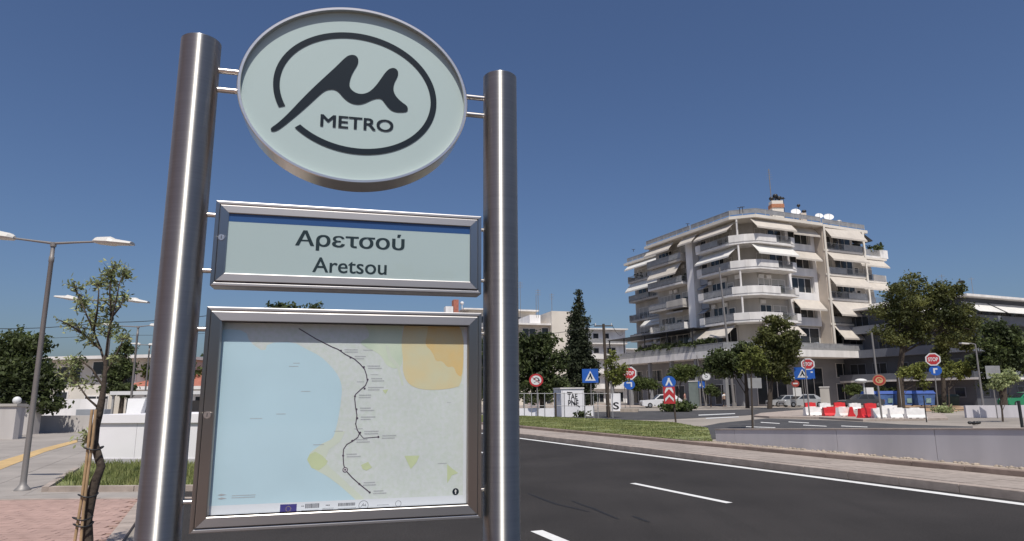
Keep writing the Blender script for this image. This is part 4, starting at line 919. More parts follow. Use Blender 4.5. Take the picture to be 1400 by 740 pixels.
# ================================================================ OTHER BUILDINGS
def block(name, label, corner_px, Y, La, Lb, h, floors, m, mwin=True, bal=True, da=None, awn=True, seed=0, base=0., pm=None, wm=None):
    """block with its near corner at the picture column px, sides along n (La) and u (Lb)"""
    c = P(corner_px[0], corner_px[1], Y); A_ = (da or n); B_ = Vector((-A_.y, A_.x, 0)); r = random.Random(seed)
    t = thing(name, label, 'building', (c.x, c.y, base)); Q = lambda a, b, z: Vector((c.x, c.y, 0))+A_*a+B_*b+Vector((0, 0, z))
    pl = lambda pts: [tuple(Q(a, b, 0)[:2]) for a, b in pts]
    MB().prism(pl([(0, 0), (La, 0), (La, Lb), (0, Lb)]), base, h-.3).build('wall', m, t)
    MB().prism(pl([(-1.2, -1.2), (La+.3, -1.2), (La+.3, Lb+.3), (-1.2, Lb+.3)]), h-.28, h).build('roof', M_par, t)
    fh = (h-base)/floors
    for f in range(floors):
        z = base+fh*f
        if bal and f:
            for poly, e in (([(-1.2, -1.2), (La, -1.2), (La, -.03), (-1.2, -.03)], ((-1.15, -1.15), (La-.05, -1.15))), ([(-1.2, -.0), (-.03, -.0), (-.03, Lb), (-1.2, Lb)], ((-1.15, .02), (-1.15, Lb-.05)))):
                so_ = MB().prism(pl(poly), z-.25, z).build('balcony', M_par if not pm or f in (1,) else pm, t)
                b = MB(); b.seg(Q(*e[0], 0), Q(*e[1], 0), .08, z+.003, z+.85); b.build('parapet', pm or r.choice([M_par, M_railp, M_off, M_railp]), so_)
        for side, L0 in (('R', La), ('L', Lb)):
            x = 1.2
            while x < L0-2.6:
                w = r.choice([1.4, 2.2, 2.6]); k = 2 if w > 1.5 else 1
                z0_ = z+.1 if w > 1.5 else z+1.; h_ = min(2.3, fh-.9) if w > 1.5 else 1.3
                P_ = (lambda s, o, zz: Q(s, -o, zz)) if side == 'R' else (lambda s, o, zz: Q(-o, s, zz))
                fo = MB().hexa([P_(x, .002, z0_), P_(x+w, .002, z0_), P_(x+w, .07, z0_), P_(x, .07, z0_)], [P_(x, .002, z0_+h_), P_(x+w, .002, z0_+h_), P_(x+w, .07, z0_+h_), P_(x, .07, z0_+h_)]).build('window', wm or M_par, t)
                wp = (w-.1*(k+1))/k
                for q in range(k):
                    xa = x+.1+q*(wp+.1); MB().hexa([P_(xa, .071, z0_+.1), P_(xa+wp, .071, z0_+.1), P_(xa+wp, .08, z0_+.1), P_(xa, .08, z0_+.1)], [P_(xa, .071, z0_+h_-.1), P_(xa+wp, .071, z0_+h_-.1), P_(xa+wp, .08, z0_+h_-.1), P_(xa, .08, z0_+h_-.1)]).build('pane', M_pane, fo)
                x += w+r.choice([1.1, 1.8, 2.4])
            if awn and r.random() < awn:
                s0_ = r.uniform(0, L0*.3); s1_ = s0_+r.uniform(3.5, 8); s1_ = min(s1_, L0)
                P_ = (lambda s, o, zz: Q(s, -o, zz)) if side == 'R' else (lambda s, o, zz: Q(-o, s, zz))
                MB().slab([P_(s0_, .05, z+fh-.35), P_(s1_, .05, z+fh-.35), P_(s1_, 1.9, z+fh-1.15), P_(s0_, 1.9, z+fh-1.15)], (0, 0, 1), .04).build('awning', M_awnw, t)
    return t, Q
# right: low angular block behind the pines
tR, QR = block('apartment_building', 'low white block with dark angular storeys at the right edge, behind the pine trees', (1336, 545), 82, 26, 24, 13.6, 4, M_dwall, seed=4, awn=0, pm=M_dpar, wm=M_dpar)
for a0, a1, side in ((-.8, 4.2, 'R'), (4.8, 12, 'R'), (12.4, 20, 'R')):
    MB().slab([QR(a0, -.1, 12.7), QR(a1, -.1, 12.7), QR(a1, -2.2, 11.3), QR(a0, -2.2, 11.3)], (0, 0, 1), .05).build('awning', M_awnw, tR)
MB().slab([QR(-.1, 1.5, 12.7), QR(-.1, 8, 12.7), QR(-2.2, 8, 11.7), QR(-2.2, 1.5, 11.7)], (0, 0, 1), .05).build('awning', M_awnw, tR)
MB().prism([tuple(QR(a, b, 0)[:2]) for a, b in ((3, 4), (22, 4), (22, 20), (3, 20))], 13.6, 14.6).build('penthouse', M_white, tR)
b = MB(); q = QR(3.2, 2, 0); b.tube([(q.x, q.y, 13.6), (q.x, q.y, 15.6)], .08, 6); b.ell((q.x, q.y, 15.8), (.42, .42, .22), 8, 5); b.build('cowl', M_blk, tR)
for x, s in ((1.0, 1), (7, 2)): q = QR(x, 3, 0); b = MB(); b.tube([(q.x, q.y, 13.6), (q.x, q.y, 16.8)], .03, 5); b.tube([(q.x-.4, q.y, 16.6), (q.x+.4, q.y, 16.6)], .02, 4); b.build('antenna', M_poleg, tR)
# middle distance, left of the cypress
W1, Q1 = block('apartment_building', 'pale cream block rising behind the dark trees left of the cypress', (706, 545), 120, 12, 18, 14.6, 5, M_creamb, seed=7, da=Vector((.96, .28, 0)), bal=False, awn=.2)
MB().prism([tuple(Q1(a, b, 0)[:2]) for a, b in ((6.4, -1.5), (11.2, -1.5), (11.2, 14), (6.4, 14))], 0, 16.9).build('stair_tower', M_creamb, W1)
MB().prism([tuple(Q1(a, b, 0)[:2]) for a, b in ((3.0, 1), (5.1, 1), (5.1, 10), (3.0, 10))], 14.5, 16.4).build('penthouse', M_white, W1)
for a, h, w in ((-.6, 18, 0), (1.2, 22.6, .5), (4.7, 21.3, .5), (4.3, 20.2, 0), (7.4, 20.6, .4)):
    q = Q1(a, 1, 0); b = MB(); b.tube([(q.x, q.y, 15.9), (q.x, q.y, h)], .05, 5)
    for k_ in range(3):
        if w: b.tube([(q.x-w, q.y, h-.3-.4*k_), (q.x+w, q.y, h-.3-.4*k_)], .03, 4)
    b.build('antenna', M_poleg, W1)
W2, Q2 = block('apartment_building', 'distant stepped cream block between the cypress and the utility pole', (806, 545), 150, 9, 20, 16.6, 5, M_white, seed=9, da=Vector((.98, .2, 0)), awn=0)
W3, Q3 = block('apartment_building', 'far white stepped block just right of the utility pole', (832, 545), 170, 14, 20, 13.6, 4, M_white, seed=12, da=Vector((.9, .44, 0)), awn=0)
W4, Q4 = block('apartment_building', 'far block peeking above the map panel beside the right pole', (640, 545), 130, 14, 18, 18.7, 5, M_creamb, seed=15, da=Vector((.96, .28, 0)), awn=0)
MB().prism([tuple(Q4(a, b, 0)[:2]) for a, b in ((-4.4, 1), (-2.9, 1), (-2.9, 3), (-4.4, 3))], 0, 19.2).build('stair_tower', M_white, W4)
MB().prism([tuple(Q4(a, b, 0)[:2]) for a, b in ((-2.8, 1), (-1.8, 1), (-1.8, 3), (-2.8, 3))], 0, 20.6).build('chimney', M_tile, W4)
b = MB(); q = Q4(-1.0, 1.5, 0); b.tube([(q.x, q.y, 18), (q.x, q.y, 20.3)], .1, 6); b.ell((q.x, q.y, 20.0), (.4, .3, .35), 8, 5); b.build('roof_vent', M_sw, W4)
W5, Q5 = block('apartment_building', 'long pale block behind the map panel', (430, 545), 105, 22, 16, 12.5, 4, M_creamb, seed=18, da=Vector((.99, .1, 0)), awn=.3)
# left horizon
W6, Q6 = block('apartment_building', 'low cream building with a dark overhang, between the lamp post and the young tree', (60, 548), 62, 13, 14, 5.4, 2, M_creamb, seed=21, da=Vector((.98, -.2, 0)), bal=False, awn=0)
W7, Q7 = block('apartment_building', 'small white far building left of the thick sign pole', (188, 548), 75, 12, 10, 6.0, 2, M_white, seed=22, da=Vector((.99, 0.1, 0)), bal=False, awn=0)
W8, Q8 = block('house', 'low house with a red tiled roof behind the bus shelter beam', (176, 548), 58, 9, 8, 2.6, 1, M_white, seed=24, da=Vector((.99, .05, 0)), bal=False, awn=0)
MB().hexa([Q8(-.6, -.6, 2.61), Q8(9.6, -.6, 2.61), Q8(9.6, 8.6, 2.61), Q8(-.6, 8.6, 2.61)], [Q8(3, 3, 3.9), Q8(6, 3, 3.9), Q8(6, 5, 3.9), Q8(3, 5, 3.9)]).build('tiled_roof', M_tile, W8)
# ================================================================ TREES
def B4(px, py, rx, ry, dy=0): return (px, py, rx, ry, dy)
tree('cypress_tree', 'tall dark pointed cypress beside the cream blocks, left of the utility pole', 'tree', (794, 560), 72,
     [(791, 405, 4.5, 12), (791, 422, 9, 14), (790, 440, 14, 16), (791, 458, 18, 18), (791, 478, 22, 20), (791, 500, 24.5, 20), (791, 522, 26, 20), (792, 542, 26, 18), (779, 434, 3.5, 9), (803, 440, 4, 9), (808, 505, 13, 24)], M_cyp, 15000, .24, (.3, .1), seed=2, clump=.42, fill=3.4, sub=0)
tree('broadleaf_tree', 'dark spreading tree between the right sign pole and the cypress', 'tree', (742, 562), 66,
     [(738, 470, 26, 18), (722, 490, 26, 30), (752, 495, 22, 26), (735, 525, 34, 20), (700, 480, 26, 26), (762, 528, 16, 20), (765, 490, 12, 18)], M_dkf, 6500, .34, (.3, .12), seed=3, clump=.7)
tree('broadleaf_tree', 'dark tree mostly hidden behind the right sign pole', 'tree', (690, 562), 62, [(675, 480, 30, 26), (660, 520, 32, 30), (690, 525, 26, 26)], M_dkf, 3000, .34, (.3, .12), seed=8, clump=.7)
tree('young_tree', 'small yellow-green street tree leaning on the utility pole left of the first stop sign', 'tree', (832, 570, 0), 47,
     [(848, 505, 13, 10), (838, 492, 10, 10), (846, 520, 12, 8), (834, 512, 9, 10)], M_ltf, 1100, .17, (.07, .03), path=[(831, 540), (833, 515)], seed=4, clump=.3)
tree('young_tree', 'bright green young tree with thin trunk, right of the chevron sign', 'tree', (925, 554, 0), 80,
     [(936, 506, 15, 9), (922, 514, 12, 8), (950, 508, 12, 8), (932, 516, 14, 6)], M_mdf, 1600, .24, (.09, .04), path=[(928, 535), (932, 515)], seed=5, clump=.45)
tree('clipped_tree', 'rounded mid green tree above the white parked car', 'tree', (888, 555, 0), 86,
     [(882, 525, 15, 9), (872, 528, 9, 7), (893, 528, 8, 7)], M_mdf, 1300, .26, (.1, .05), path=[(888, 540), (886, 530)], seed=6, clump=.4)
tree('clipped_tree', 'small dark round street tree just right of the round white sign', 'tree', (972, 556, 0), 86, [(972, 533, 9, 8), (980, 536, 6, 6)], M_dkf, 700, .24, (.08, .04), path=[(972, 545), (973, 536)], seed=7, clump=.35)
tree('pine_tree', 'dark pine in front of the corner balconies, the taller of the central pair', 'tree', (1052, 556, 0), 74,
     [(1063, 442, 16, 13), (1048, 455, 14, 12), (1080, 460, 16, 10), (1062, 468, 26, 14), (1050, 485, 18, 12), (1075, 488, 22, 14), (1060, 505, 22, 12), (1085, 475, 12, 8), (1068, 515, 14, 8)], M_pine, 6500, .30, (.28, .12), path=[(1054, 520), (1060, 480), (1063, 450)], seed=9, clump=.55)
tree('pine_tree', 'lower dark pine left of the central tall pine, touching the lamp pole', 'tree', (1022, 556, 0), 78,
     [(1018, 482, 24, 12), (1030, 498, 26, 14), (990, 490, 26, 12), (1005, 505, 24, 12), (975, 500, 16, 10)], M_dkf, 4200, .32, (.25, .1), path=[(1020, 525), (1018, 495)], seed=10, clump=.6)
tree('young_tree', 'slender kerbside tree with bright crown just behind the ramp wall, left of the barriers', 'tree', (1029, 586, 0), 30,
     [(1032, 492, 20, 11), (1020, 500, 14, 9), (1042, 502, 10, 8), (1028, 478, 10, 7)], M_ltf, 1500, .10, (.05, .025), path=[(1028, 550), (1027, 515), (1029, 498)], seed=11, clump=.2)
tree('pine_tree', 'big spreading pine in front of the right end of the white block', 'tree', (1232, 553, 0), 68,
     [(1250, 388, 22, 13), (1225, 400, 24, 14), (1280, 405, 22, 15), (1215, 425, 22, 14), (1250, 415, 34, 16), (1295, 425, 22, 15), (1240, 440, 32, 16), (1210, 452, 18, 12), (1310, 440, 22, 12), (1320, 425, 12, 9), (1330, 452, 16, 8), (1225, 465, 22, 12), (1255, 460, 22, 12), (1288, 396, 24, 15), (1312, 428, 24, 14), (1282, 430, 26, 16), (1305, 462, 18, 10), (1268, 445, 20, 14)], M_pine, 10500, .26, (.36, .16), path=[(1230, 510), (1236, 460), (1248, 420)], seed=12, clump=.6)
tree('pine_tree', 'second pine crown low to the right behind the big spreading pine, nearer the low block', 'tree', (1290, 548, 0), 74,
     [(1318, 445, 22, 11), (1300, 458, 20, 12), (1326, 470, 14, 12), (1290, 470, 14, 12), (1286, 490, 10, 16)], M_pine, 3600, .30, (.26, .14), path=[(1289, 510), (1288, 470), (1300, 450)], seed=13, clump=.6)
tree('broadleaf_tree', 'dense dark tree at the right edge in front of the low block', 'tree', (1372, 552, 0), 60,
     [(1364, 452, 18, 14), (1350, 470, 14, 18), (1380, 468, 22, 20), (1360, 495, 24, 20), (1390, 492, 22, 20), (1356, 520, 18, 15), (1405, 470, 20, 22)], M_dkf, 6500, .28, (.3, .12), seed=14, clump=.5)
tree('young_tree', 'yellow-green street tree left of the right-hand stop sign', 'tree', (1234, 563, 0), 50,
     [(1242, 506, 14, 8), (1252, 512, 10, 7), (1236, 512, 8, 7), (1262, 520, 8, 12), (1258, 502, 10, 6)], M_ltf, 1100, .18, (.05, .03), path=[(1233, 530), (1236, 510)], seed=15, clump=.3)
tree('young_tree', 'yellow-green street tree right of the right-hand stop sign', 'tree', (1297, 552, 0), 62,
     [(1305, 505, 14, 8), (1320, 502, 12, 9), (1330, 500, 8, 8), (1312, 512, 12, 6), (1295, 510, 9, 6)], M_ltf, 1300, .2, (.06, .03), path=[(1297, 530), (1302, 512)], seed=16, clump=.35)
tree('young_tree', 'thin grey-green tree on a small grass pit near the right edge', 'tree', (1371, 575, 0), 36,
     [(1366, 520, 12, 9), (1378, 512, 12, 9), (1360, 528, 8, 6), (1385, 520, 8, 6)], M_olive, 800, .13, (.05, .025), path=[(1369, 550), (1365, 530)], seed=17, clump=.25)
def bush(label, px, py, rx, ry, m, cnt, seed, size=.2, base=None, group=None, name='bush', dsc=.9):
    Y = G(px, base or (py+ry)).y; c = P(px, py, Y); k = Y/FPX; g0 = G(px, base or (py+ry))
    t = thing(name, label, 'bush', (g0.x, g0.y, 0), group)
    leaves([(tuple(c), (rx*k, rx*k*dsc, ry*k))], cnt, size, .35, seed=seed).build('foliage', m, t, fix=False)
    MB().tube([(g0.x, g0.y, -.01), tuple(c)], [.06, .03], 6).build('stem', M_bark, t); return t
bush('long low grey-green bush in front of the white car', 925, 556, 22, 7, M_mdf, 1300, 40)
bush('round topiary bush behind the red and white barriers', 1168, 533, 12, 8, M_mdf, 900, 41, base=555)
bush('dark clipped bush right of the round topiary bush', 1212, 535, 20, 7, M_dkf, 900, 42, base=554)
bush('dark bush between the two parked cars and the lamp pole', 1042, 545, 10, 7, M_dkf, 500, 43, base=555)
bush('low light green shrub on the orange earth by the leaning lamp pole', 1328, 549, 14, 5, M_ltf, 700, 44, size=.16)
bush('dry yellowish shrub at the foot of the right-hand stop sign', 1288, 560, 12, 4.5, M_olive, 420, 45, size=.14)
bush('dark green hedge behind the leaning lamp pole', 1330, 541, 26, 6, M_dkf, 1100, 46, base=553, name='hedge')
bush('dark hedge at the right edge beside the green car', 1362, 543, 20, 5, M_dkf, 1000, 47, base=554, name='hedge')
bush('little dark weed clump at the foot of the white graffiti box', 793, 567, 7, 3.4, M_dkf, 260, 48, size=.12)
bush('small dark scrub behind the white wall left of the graffiti box', 735, 545, 26, 9, M_dkf, 900, 49, base=558)

# ================================================================ POLES AND SIGNS
def facing(c): v = Vector((0, 0, 0))-Vector((c[0], c[1], 0)); return v.normalized()
def signpost(name, label, px, ybase, ytop, plates, r=.045, px_top=None, lean=None, cat='road sign', m=M_poleg, group=None, yd=None, Yfix=None):
    g0 = P(px, ybase, Yfix) if Yfix else G(px, ybase); g0.z = max(g0.z, 0) if Yfix else 0
    Y = g0.y; t = thing(name, label, cat, g0, group); tp = P(px_top or px-.06*(ybase-ytop), ytop, Y)
    if px_top is None: tp = Vector((g0.x, g0.y, tp.z))
    MB().tube([(g0.x, g0.y, g0.z-.02), (tp.x, tp.y, tp.z)], r, 10).build('post', m, t)
    for pl in plates: plate(t, Y, r, *pl)
    return t
def outline(kind, rx, ry):
    if kind == 'disc': return [(rx*cos(2*pi*j/28), ry*sin(2*pi*j/28)) for j in range(28)]
    if kind == 'oct': return [(rx*1.02*cos(pi/8+2*pi*j/8), ry*1.02*sin(pi/8+2*pi*j/8)) for j in range(8)]
    if kind == 'tri': return [(-rx, -ry), (rx, -ry), (0, ry)]
    return [(-rx, -ry), (rx, -ry), (rx, ry), (-rx, ry)]
def plate(t, Y, r, kind, cx, cy, rx, ry, m, art=()):
    k = Y/FPX; c = P(cx, cy, Y); f = facing(c); a = Vector((-f.y, f.x, 0)); a = a if a.x > 0 else -a; c = c+f*(r+.03); z = Vector((0, 0, 1))
    def Q(x, y, o): return c+a*(x*k)+z*(y*k)+f*o
    pts = outline(kind, rx, ry); b = MB().slab([Q(x, y, 0) for x, y in pts], f, .025); po = b.build('plate', m, t)
    for i, art1 in enumerate(art):
        mm, poly = art1[0], art1[1]; o = .03+.006*i+(.0 if len(art1) < 3 else art1[2])
        if isinstance(poly, str):
            w, h = art1[3] if len(art1) > 3 else (rx*.75, ry*.35)
            bb = put_text(poly, lambda x, y: Q(x, y, o), -w, w, -h, h, .03); bb.build('lettering', mm, po, fix=False)
        else: MB().add([Q(x, y, o) for x, y in poly], [tuple(range(len(poly)))]).build('sign_print', mm, po, fix=False)
def stop_art(rx, ry): return [(M_red, outline('oct', rx*.82, ry*.82)), (M_sw, 'STOP', 0, (rx*.62, ry*.30))]
def cross_art(rx, ry): return [(M_sw, outline('tri', rx*.66, ry*.72)), (M_ink, [(-.08*rx, .35*ry), (.1*rx, .35*ry), (.12*rx, .1*ry), (.3*rx, -.5*ry), (.12*rx, -.5*ry), (0, -.1*ry), (-.2*rx, -.5*ry), (-.34*rx, -.5*ry), (-.1*rx, .05*ry)])]
def arc(x0, y0, r0, r1, t0_, t1_, k=12, sx=1.2): return [(x0+sx*r0*cos(t0_+(t1_-t0_)*i/k), y0+r0*sin(t0_+(t1_-t0_)*i/k)) for i in range(k+1)]+[(x0+sx*r1*cos(t1_+(t0_-t1_)*i/k), y0+r1*sin(t1_+(t0_-t1_)*i/k)) for i in range(k+1)]
signpost('no_u_turn_sign', 'round red-rimmed no U-turn sign at the left end of the verge fence', 735, 571, 510, [('disc', 733, 520, 9.5, 8.6, M_red,
    [(M_sw, outline('disc', 7, 6.2)), (M_ink, arc(.3, .5, 3.2, 2.1, 0, pi)+[(-2.2, -3.4), (-3.6, -3.4)]), (M_ink, [(2.3, .6), (5.4, .6), (3.8, -2.2)]), (M_red, [(-5.2, 3.6), (-4.8, 4.2), (5.2, -3.6), (4.8, -4.2)])])])
signpost('pedestrian_crossing_sign', 'blue square pedestrian crossing sign beside the graffiti box', 809, 568, 503, [('square', 807, 514, 10.8, 9.2, M_blue, cross_art(10.8, 9.2))])
signpost('stop_sign', 'red octagonal stop sign with a blue arrow disc below, left of the white car', 861.5, 558, 500, [('oct', 860, 510.5, 10.4, 9.2, M_sw, stop_art(10.4, 9.2)), ('disc', 860.5, 526, 7.4, 6.6, M_blue, [(M_sw, [(-3.8, 3.2), (3.6, 3.2), (3.6, -3), (1.8, -3), (1.8, 1.6), (-3.8, 1.6)])])])
signpost('signpost', 'bare grey post with a small white plate just left of the first stop sign', 855, 558, 515, [('square', 852, 522, 3.2, 6, M_sw)], cat='post')
signpost('roundabout_sign', 'blue arrow disc above red and white chevron boards on a brown post in the verge', 924.5, 583, 515, [('disc', 914.5, 522.5, 9, 8.2, M_blue,
    [(M_sw, [(-5, -4.6), (-2.6, -4.6), (0, .8), (2.6, -4.6), (5, -4.6), (1.3, 3.4), (1.3, 5.4), (-1.3, 5.4), (-1.3, 3.4)])]),
    ('square', 915, 540.5, 7.6, 11.2, M_red, [(M_sw, [(-5.6, 2), (0, 8.5), (5.6, 2), (5.6, 5), (3.5, 10), (-3.5, 10), (-5.6, 5)]), (M_sw, [(-5.6, -8.5), (0, -2), (5.6, -8.5), (5.6, -4.5), (0, 1), (-5.6, -4.5)])])], m=M_bark, px_top=918)
signpost('round_sign', 'small round white sign with thin rim right of the phone booth', 966.5, 556, 508, [('disc', 965.5, 515, 5.8, 5.2, M_rail, [(M_sw, outline('disc', 5, 4.5)), (M_ink, outline('disc', 2, 1.8)), (M_sw, outline('disc', 1.3, 1.1))])])
signpost('blue_sign', 'small dark blue square sign with white arrow left of the round white sign', 958.5, 556, 500, [('square', 959, 526, 4.4, 4.6, M_blue, [(M_sw, [(-3, -2), (3, -3), (-1.5, 2.6)])])], r=.08)
signpost('stop_sign', 'red octagonal stop sign beside the blue crossing sign above the silver car', 1107, 571, 490, [('oct', 1104.5, 498, 8.8, 8, M_sw, stop_art(8.8, 8))])
signpost('pedestrian_crossing_sign', 'blue crossing sign with a second blue plate, above the silver car', 1100, 558, 502, [('square', 1097, 510.5, 10.2, 8, M_blue, cross_art(10, 8)), ('square', 1108, 511, 5.4, 6.6, M_blue, [(M_sw, [(-2, -3), (-.8, -3), (-.8, 1), (3, 1), (3, 3), (-2, 3)])])])
signpost('no_entry_sign', 'small dark red no-entry disc on a post left of the barriers', 1089, 557, 518, [('disc', 1087.5, 524.5, 4.8, 4.6, M_dred, [(M_sw, [(-3, -.9), (3, -.9), (3, .9), (-3, .9)])]), ('square', 1090, 536, 5.2, 5.6, M_sw), ('square', 1082, 517.5, 4.6, 1.4, M_sw)])
signpost('orange_sign', 'round faded orange and red temporary sign in front of the right barriers', 1206, 575, 455, [('disc', 1202, 520, 8, 7.4, M_terra, [(M_red, outline('disc', 6.5, 6)), (M_tact, outline('disc', 4.6, 4.2)), (M_red, arc(.3, .2, 2.4, 1.2, 0, 4.5))])], r=.055, m=M_poleg, px_top=1191.5)
signpost('stop_sign', 'red octagonal stop sign with a blue disc below, in front of the big pine', 1283, 563, 485, [('oct', 1275.5, 491.5, 9.3, 8.9, M_sw, stop_art(9.3, 8.9)), ('disc', 1279, 506.5, 7.4, 6.8, M_blue, [(M_sw, [(-2.6, -4), (-.6, -4), (-.6, .8), (2.4, .8), (2.4, 2.9), (-2.6, 2.9)])])], px_top=1275.5)
signpost('grey_signboard', 'pale grey blank signboard on a thin post by the slender kerbside tree', 1031, 583, 515, [('square', 1032, 524, 8.5, 6.8, M_rail)], r=.025)
signpost('grey_signboard', 'pale grey double signboard in front of the dark tree at the right edge', 1364, 572, 502, [('square', 1354, 509, 5, 8.5, M_rail), ('square', 1362, 508.5, 4.6, 8, M_rail)], r=.03)
for i, (px, yb, yt, lb) in enumerate([(1267, 577, 541, 'slim dark post at the right end of the white barriers'), (1233.6, 560, 516, 'slim dark post in front of the blue bins'), (1398, 586, 548, 'dark bollard post standing at the right edge of the picture')]):
    g0 = G(px, yb); t = signpost('steel_post', lb, px, yb, yt, [], r=.03+.03*(i == 2), cat='post', m=M_blk if i != 1 else M_rail)
# lamp posts right
def lamp_far(label, pb, pt, r, arm=None, Y=None):
    g0 = G(*pb); Y = g0.y; t = thing('street_lamp', label, 'street lamp', g0); tp = P(pt[0], pt[1], Y)
    MB().tube([(g0.x, g0.y, -.02), tuple(g0.lerp(tp, .5)+Vector((0, 0, 0))), tuple(tp)], [r, r*.75, r*.5], 10).build('pole', M_poleg, t)
    MB().tube([(g0.x, g0.y, -.02), (g0.x, g0.y, .5)], r*1.6, 10).build('base', M_poleg, t)
    if arm:
        a = P(arm[0], arm[1], Y); MB().tube([tuple(tp), tuple(tp.lerp(a, .5)+Vector((0, 0, .05))), tuple(a)], r*.4, 8).build('arm', M_poleg, t)
        k = Y/FPX; d = (a-tp).normalized(); h = MB(); h.obox(a+d*4*k, d*5*k, Vector((0, .15, 0)), Vector((0, 0, .8*k))).build('lamp_head', M_lampw, t)
    return t
lamp_far('tall bare grey street lamp leaning in front of the corner balconies', (1004, 556), (983.5, 366), .20)
lamp_far('leaning grey street lamp with a short arm in front of the dark tree', (1346, 570), (1333.5, 471), .085, (1322, 470))
lamp_far('thin pale lamp post behind the graffiti box', (765.5, 560), (764, 496), .09)
lamp_far('thin white post in front of the dark ground-floor columns', (965, 556), (952.5, 486), .09)
t = thing('globe_lamp', 'white globe garden lamp half hidden by the right sign pole', 'lamp', G(716, 562)); c = P(714, 492, G(716, 562).y); g0 = ORG[t.name]
MB().tube([tuple(g0), (g0.x, g0.y, c.z-.2)], .05, 8).build('pole', M_poleg, t); MB().ell((g0.x, g0.y, c.z), .32, 14, 9).build('globe', M_sw, t); MB().ell((g0.x, g0.y, c.z-.75), .26, 14, 9).build('globe', M_sw, t)
# utility pole and wires
g0 = G(832, 570); t = thing('utility_pole', 'dark wooden utility pole with crossarm left of the white block', 'utility pole', g0); Y = g0.y; tp = P(825, 443, Y)
MB().tube([(g0.x, g0.y, -.02), tuple(tp)], [.15, .10], 10).build('pole', M_bark, t)
MB().tube([tuple(tp+Vector((-.7, 0, -.15))), tuple(tp+Vector((.7, 0, -.15)))], .05, 6).build('crossarm', M_bark, t)
for x in (-.6, .6): MB().tube([tuple(tp+Vector((x, 0, -.12))), tuple(tp+Vector((x, 0, .05)))], .04, 6).build('insulator', M_sw, t)
def wire(label, pts, r=.02, sag=.3, group='overhead wires'):
    b = MB(); q = []
    for a, c in zip(pts[:-1], pts[1:]):
        for i in range(10): f = i/10; v = a.lerp(c, f); v.z -= sag*4*f*(1-f); q.append(v)
    q.append(pts[-1]); o = b.tube(q, r, 5).build('overhead_wire', M_blk, None, loc=tuple(pts[0])); tag(o, label, 'cable', group)
wire('dark wire running right from the utility pole to the white block', [tp+Vector((.6, 0, 0)), P(852, 456, 84)], .022, .5)
wire('dark wire running left from the utility pole behind the cypress', [tp+Vector((-.6, 0, 0)), P(700, 452, 60)], .022, .5)
# fence of the verge
fp = thing('wire_fence', 'thin grey post and wire fence behind the grass verge', 'fence', G(760, 572))
FY = G(745, 572).y
for i, px in enumerate((717, 727, 736, 745, 760, 772, 800, 812, 818, 838)):
    g0 = G(px, 572.3-(px-745)*.01); z = P(px, 537, g0.y).z; MB().tube([(g0.x, g0.y, -.02), (g0.x, g0.y, z)], .07 if px == 760 else .03, 6).build('post', M_rail if px != 760 else M_bark, fp)
for py in (538.2, 555): a, c = G(700, 572.5), G(838, 571.5); MB().tube([(a.x, a.y, P(700, py, a.y).z), (c.x, c.y, P(838, py, c.y).z)], .022, 5).build('rail', M_rail, fp)
# graffiti box
def vbox(name, label, cat, px0, px1, ytop, ybase, depth, m, side=0., top=None, turn=0.):
    a, c = G(px0, ybase), G(px1, ybase); c = Vector((c.x, a.y+turn, 0)) if True else c
    c = G(px1, ybase); d = (c-a); d.z = 0; w = d.length; d.normalize(); b_ = Vector((-d.y, d.x, 0)); zt_ = P(px0, ytop, a.y).z
    t = thing(name, label, cat, a+d*w/2); q = [a, c, c+b_*depth+d*side, a+b_*depth+d*side]
    MB().prism([(p.x, p.y) for p in q], -.01, zt_).build('body', m, t)
    if top: e = .06; q = [a-d*e-b_*e, c+d*e-b_*e, c+d*e+b_*(depth+e)+d*side, a-d*e+b_*(depth+e)+d*side]; MB().prism([(p.x, p.y) for p in q], zt_+.001, zt_+.1).build('lid', top, t)
    return t, a, d, b_, w, zt_
t, a, d, b_, w, zt_ = vbox('graffiti_box', 'white utility cabin with black graffiti behind the verge fence', 'cabin', 768, 799, 532, 570, 1.7, M_kiosk, side=-.9, top=M_par)
gf = lambda x, y: a+d*x-b_*.012+Vector((0, 0, y))
put_text('TAE', gf, .28*w, .72*w, .62*zt_, .84*zt_, .02).build('graffiti', M_blk, t, fix=False)
put_text('PNE', gf, .30*w, .76*w, .38*zt_, .60*zt_, .02).build('graffiti', M_blk, t, fix=False)
for q in ([(.26, .9), (.5, .88), (.5, .85), (.26, .86)], [(.5, .55), (.82, .36), (.80, .33), (.49, .52)]):
    MB().add([gf(x*w, y*zt_) for x, y in q], [tuple(range(4))]).build('graffiti', M_blk, t, fix=False)
b = MB(); q = [a+d*.08*w, a+d*.94*w]; 
for x in (.06, .94): MB().add([gf(x*w-.01, .05), gf(x*w+.01, .05), gf(x*w+.01, zt_-.1), gf(x*w-.01, zt_-.1)], [(0, 1, 2, 3)]).build('panel_joint', M_rail, t, fix=False)
t, *_ = vbox('low_wall', 'low white wall left of the graffiti box', 'wall', 700, 757.5, 558.5, 570.5, .3, M_kiosk)
t, *_ = vbox('low_wall', 'short low white wall right of the graffiti box', 'wall', 800.5, 812, 555.5, 569, .3, M_kiosk)
t, a, d, b_, w, zt_ = vbox('graffiti_wall', 'white wall piece with a black scrawl right of the utility pole', 'wall', 836, 848.5, 538, 562, .3, M_kiosk)
gf = lambda x, y: a+d*x-b_*.012+Vector((0, 0, y))
put_text('S', gf, .2*w, .85*w, .08*zt_, .5*zt_, .02).build('graffiti', M_blk, t, fix=False)
t, *_ = vbox('information_board', 'faded pinkish notice board behind the no U-turn sign', 'notice board', 722, 742, 536, 557, .15, mat('faded_board', (.42, .34, .34), .8, var=.3, scale=2))
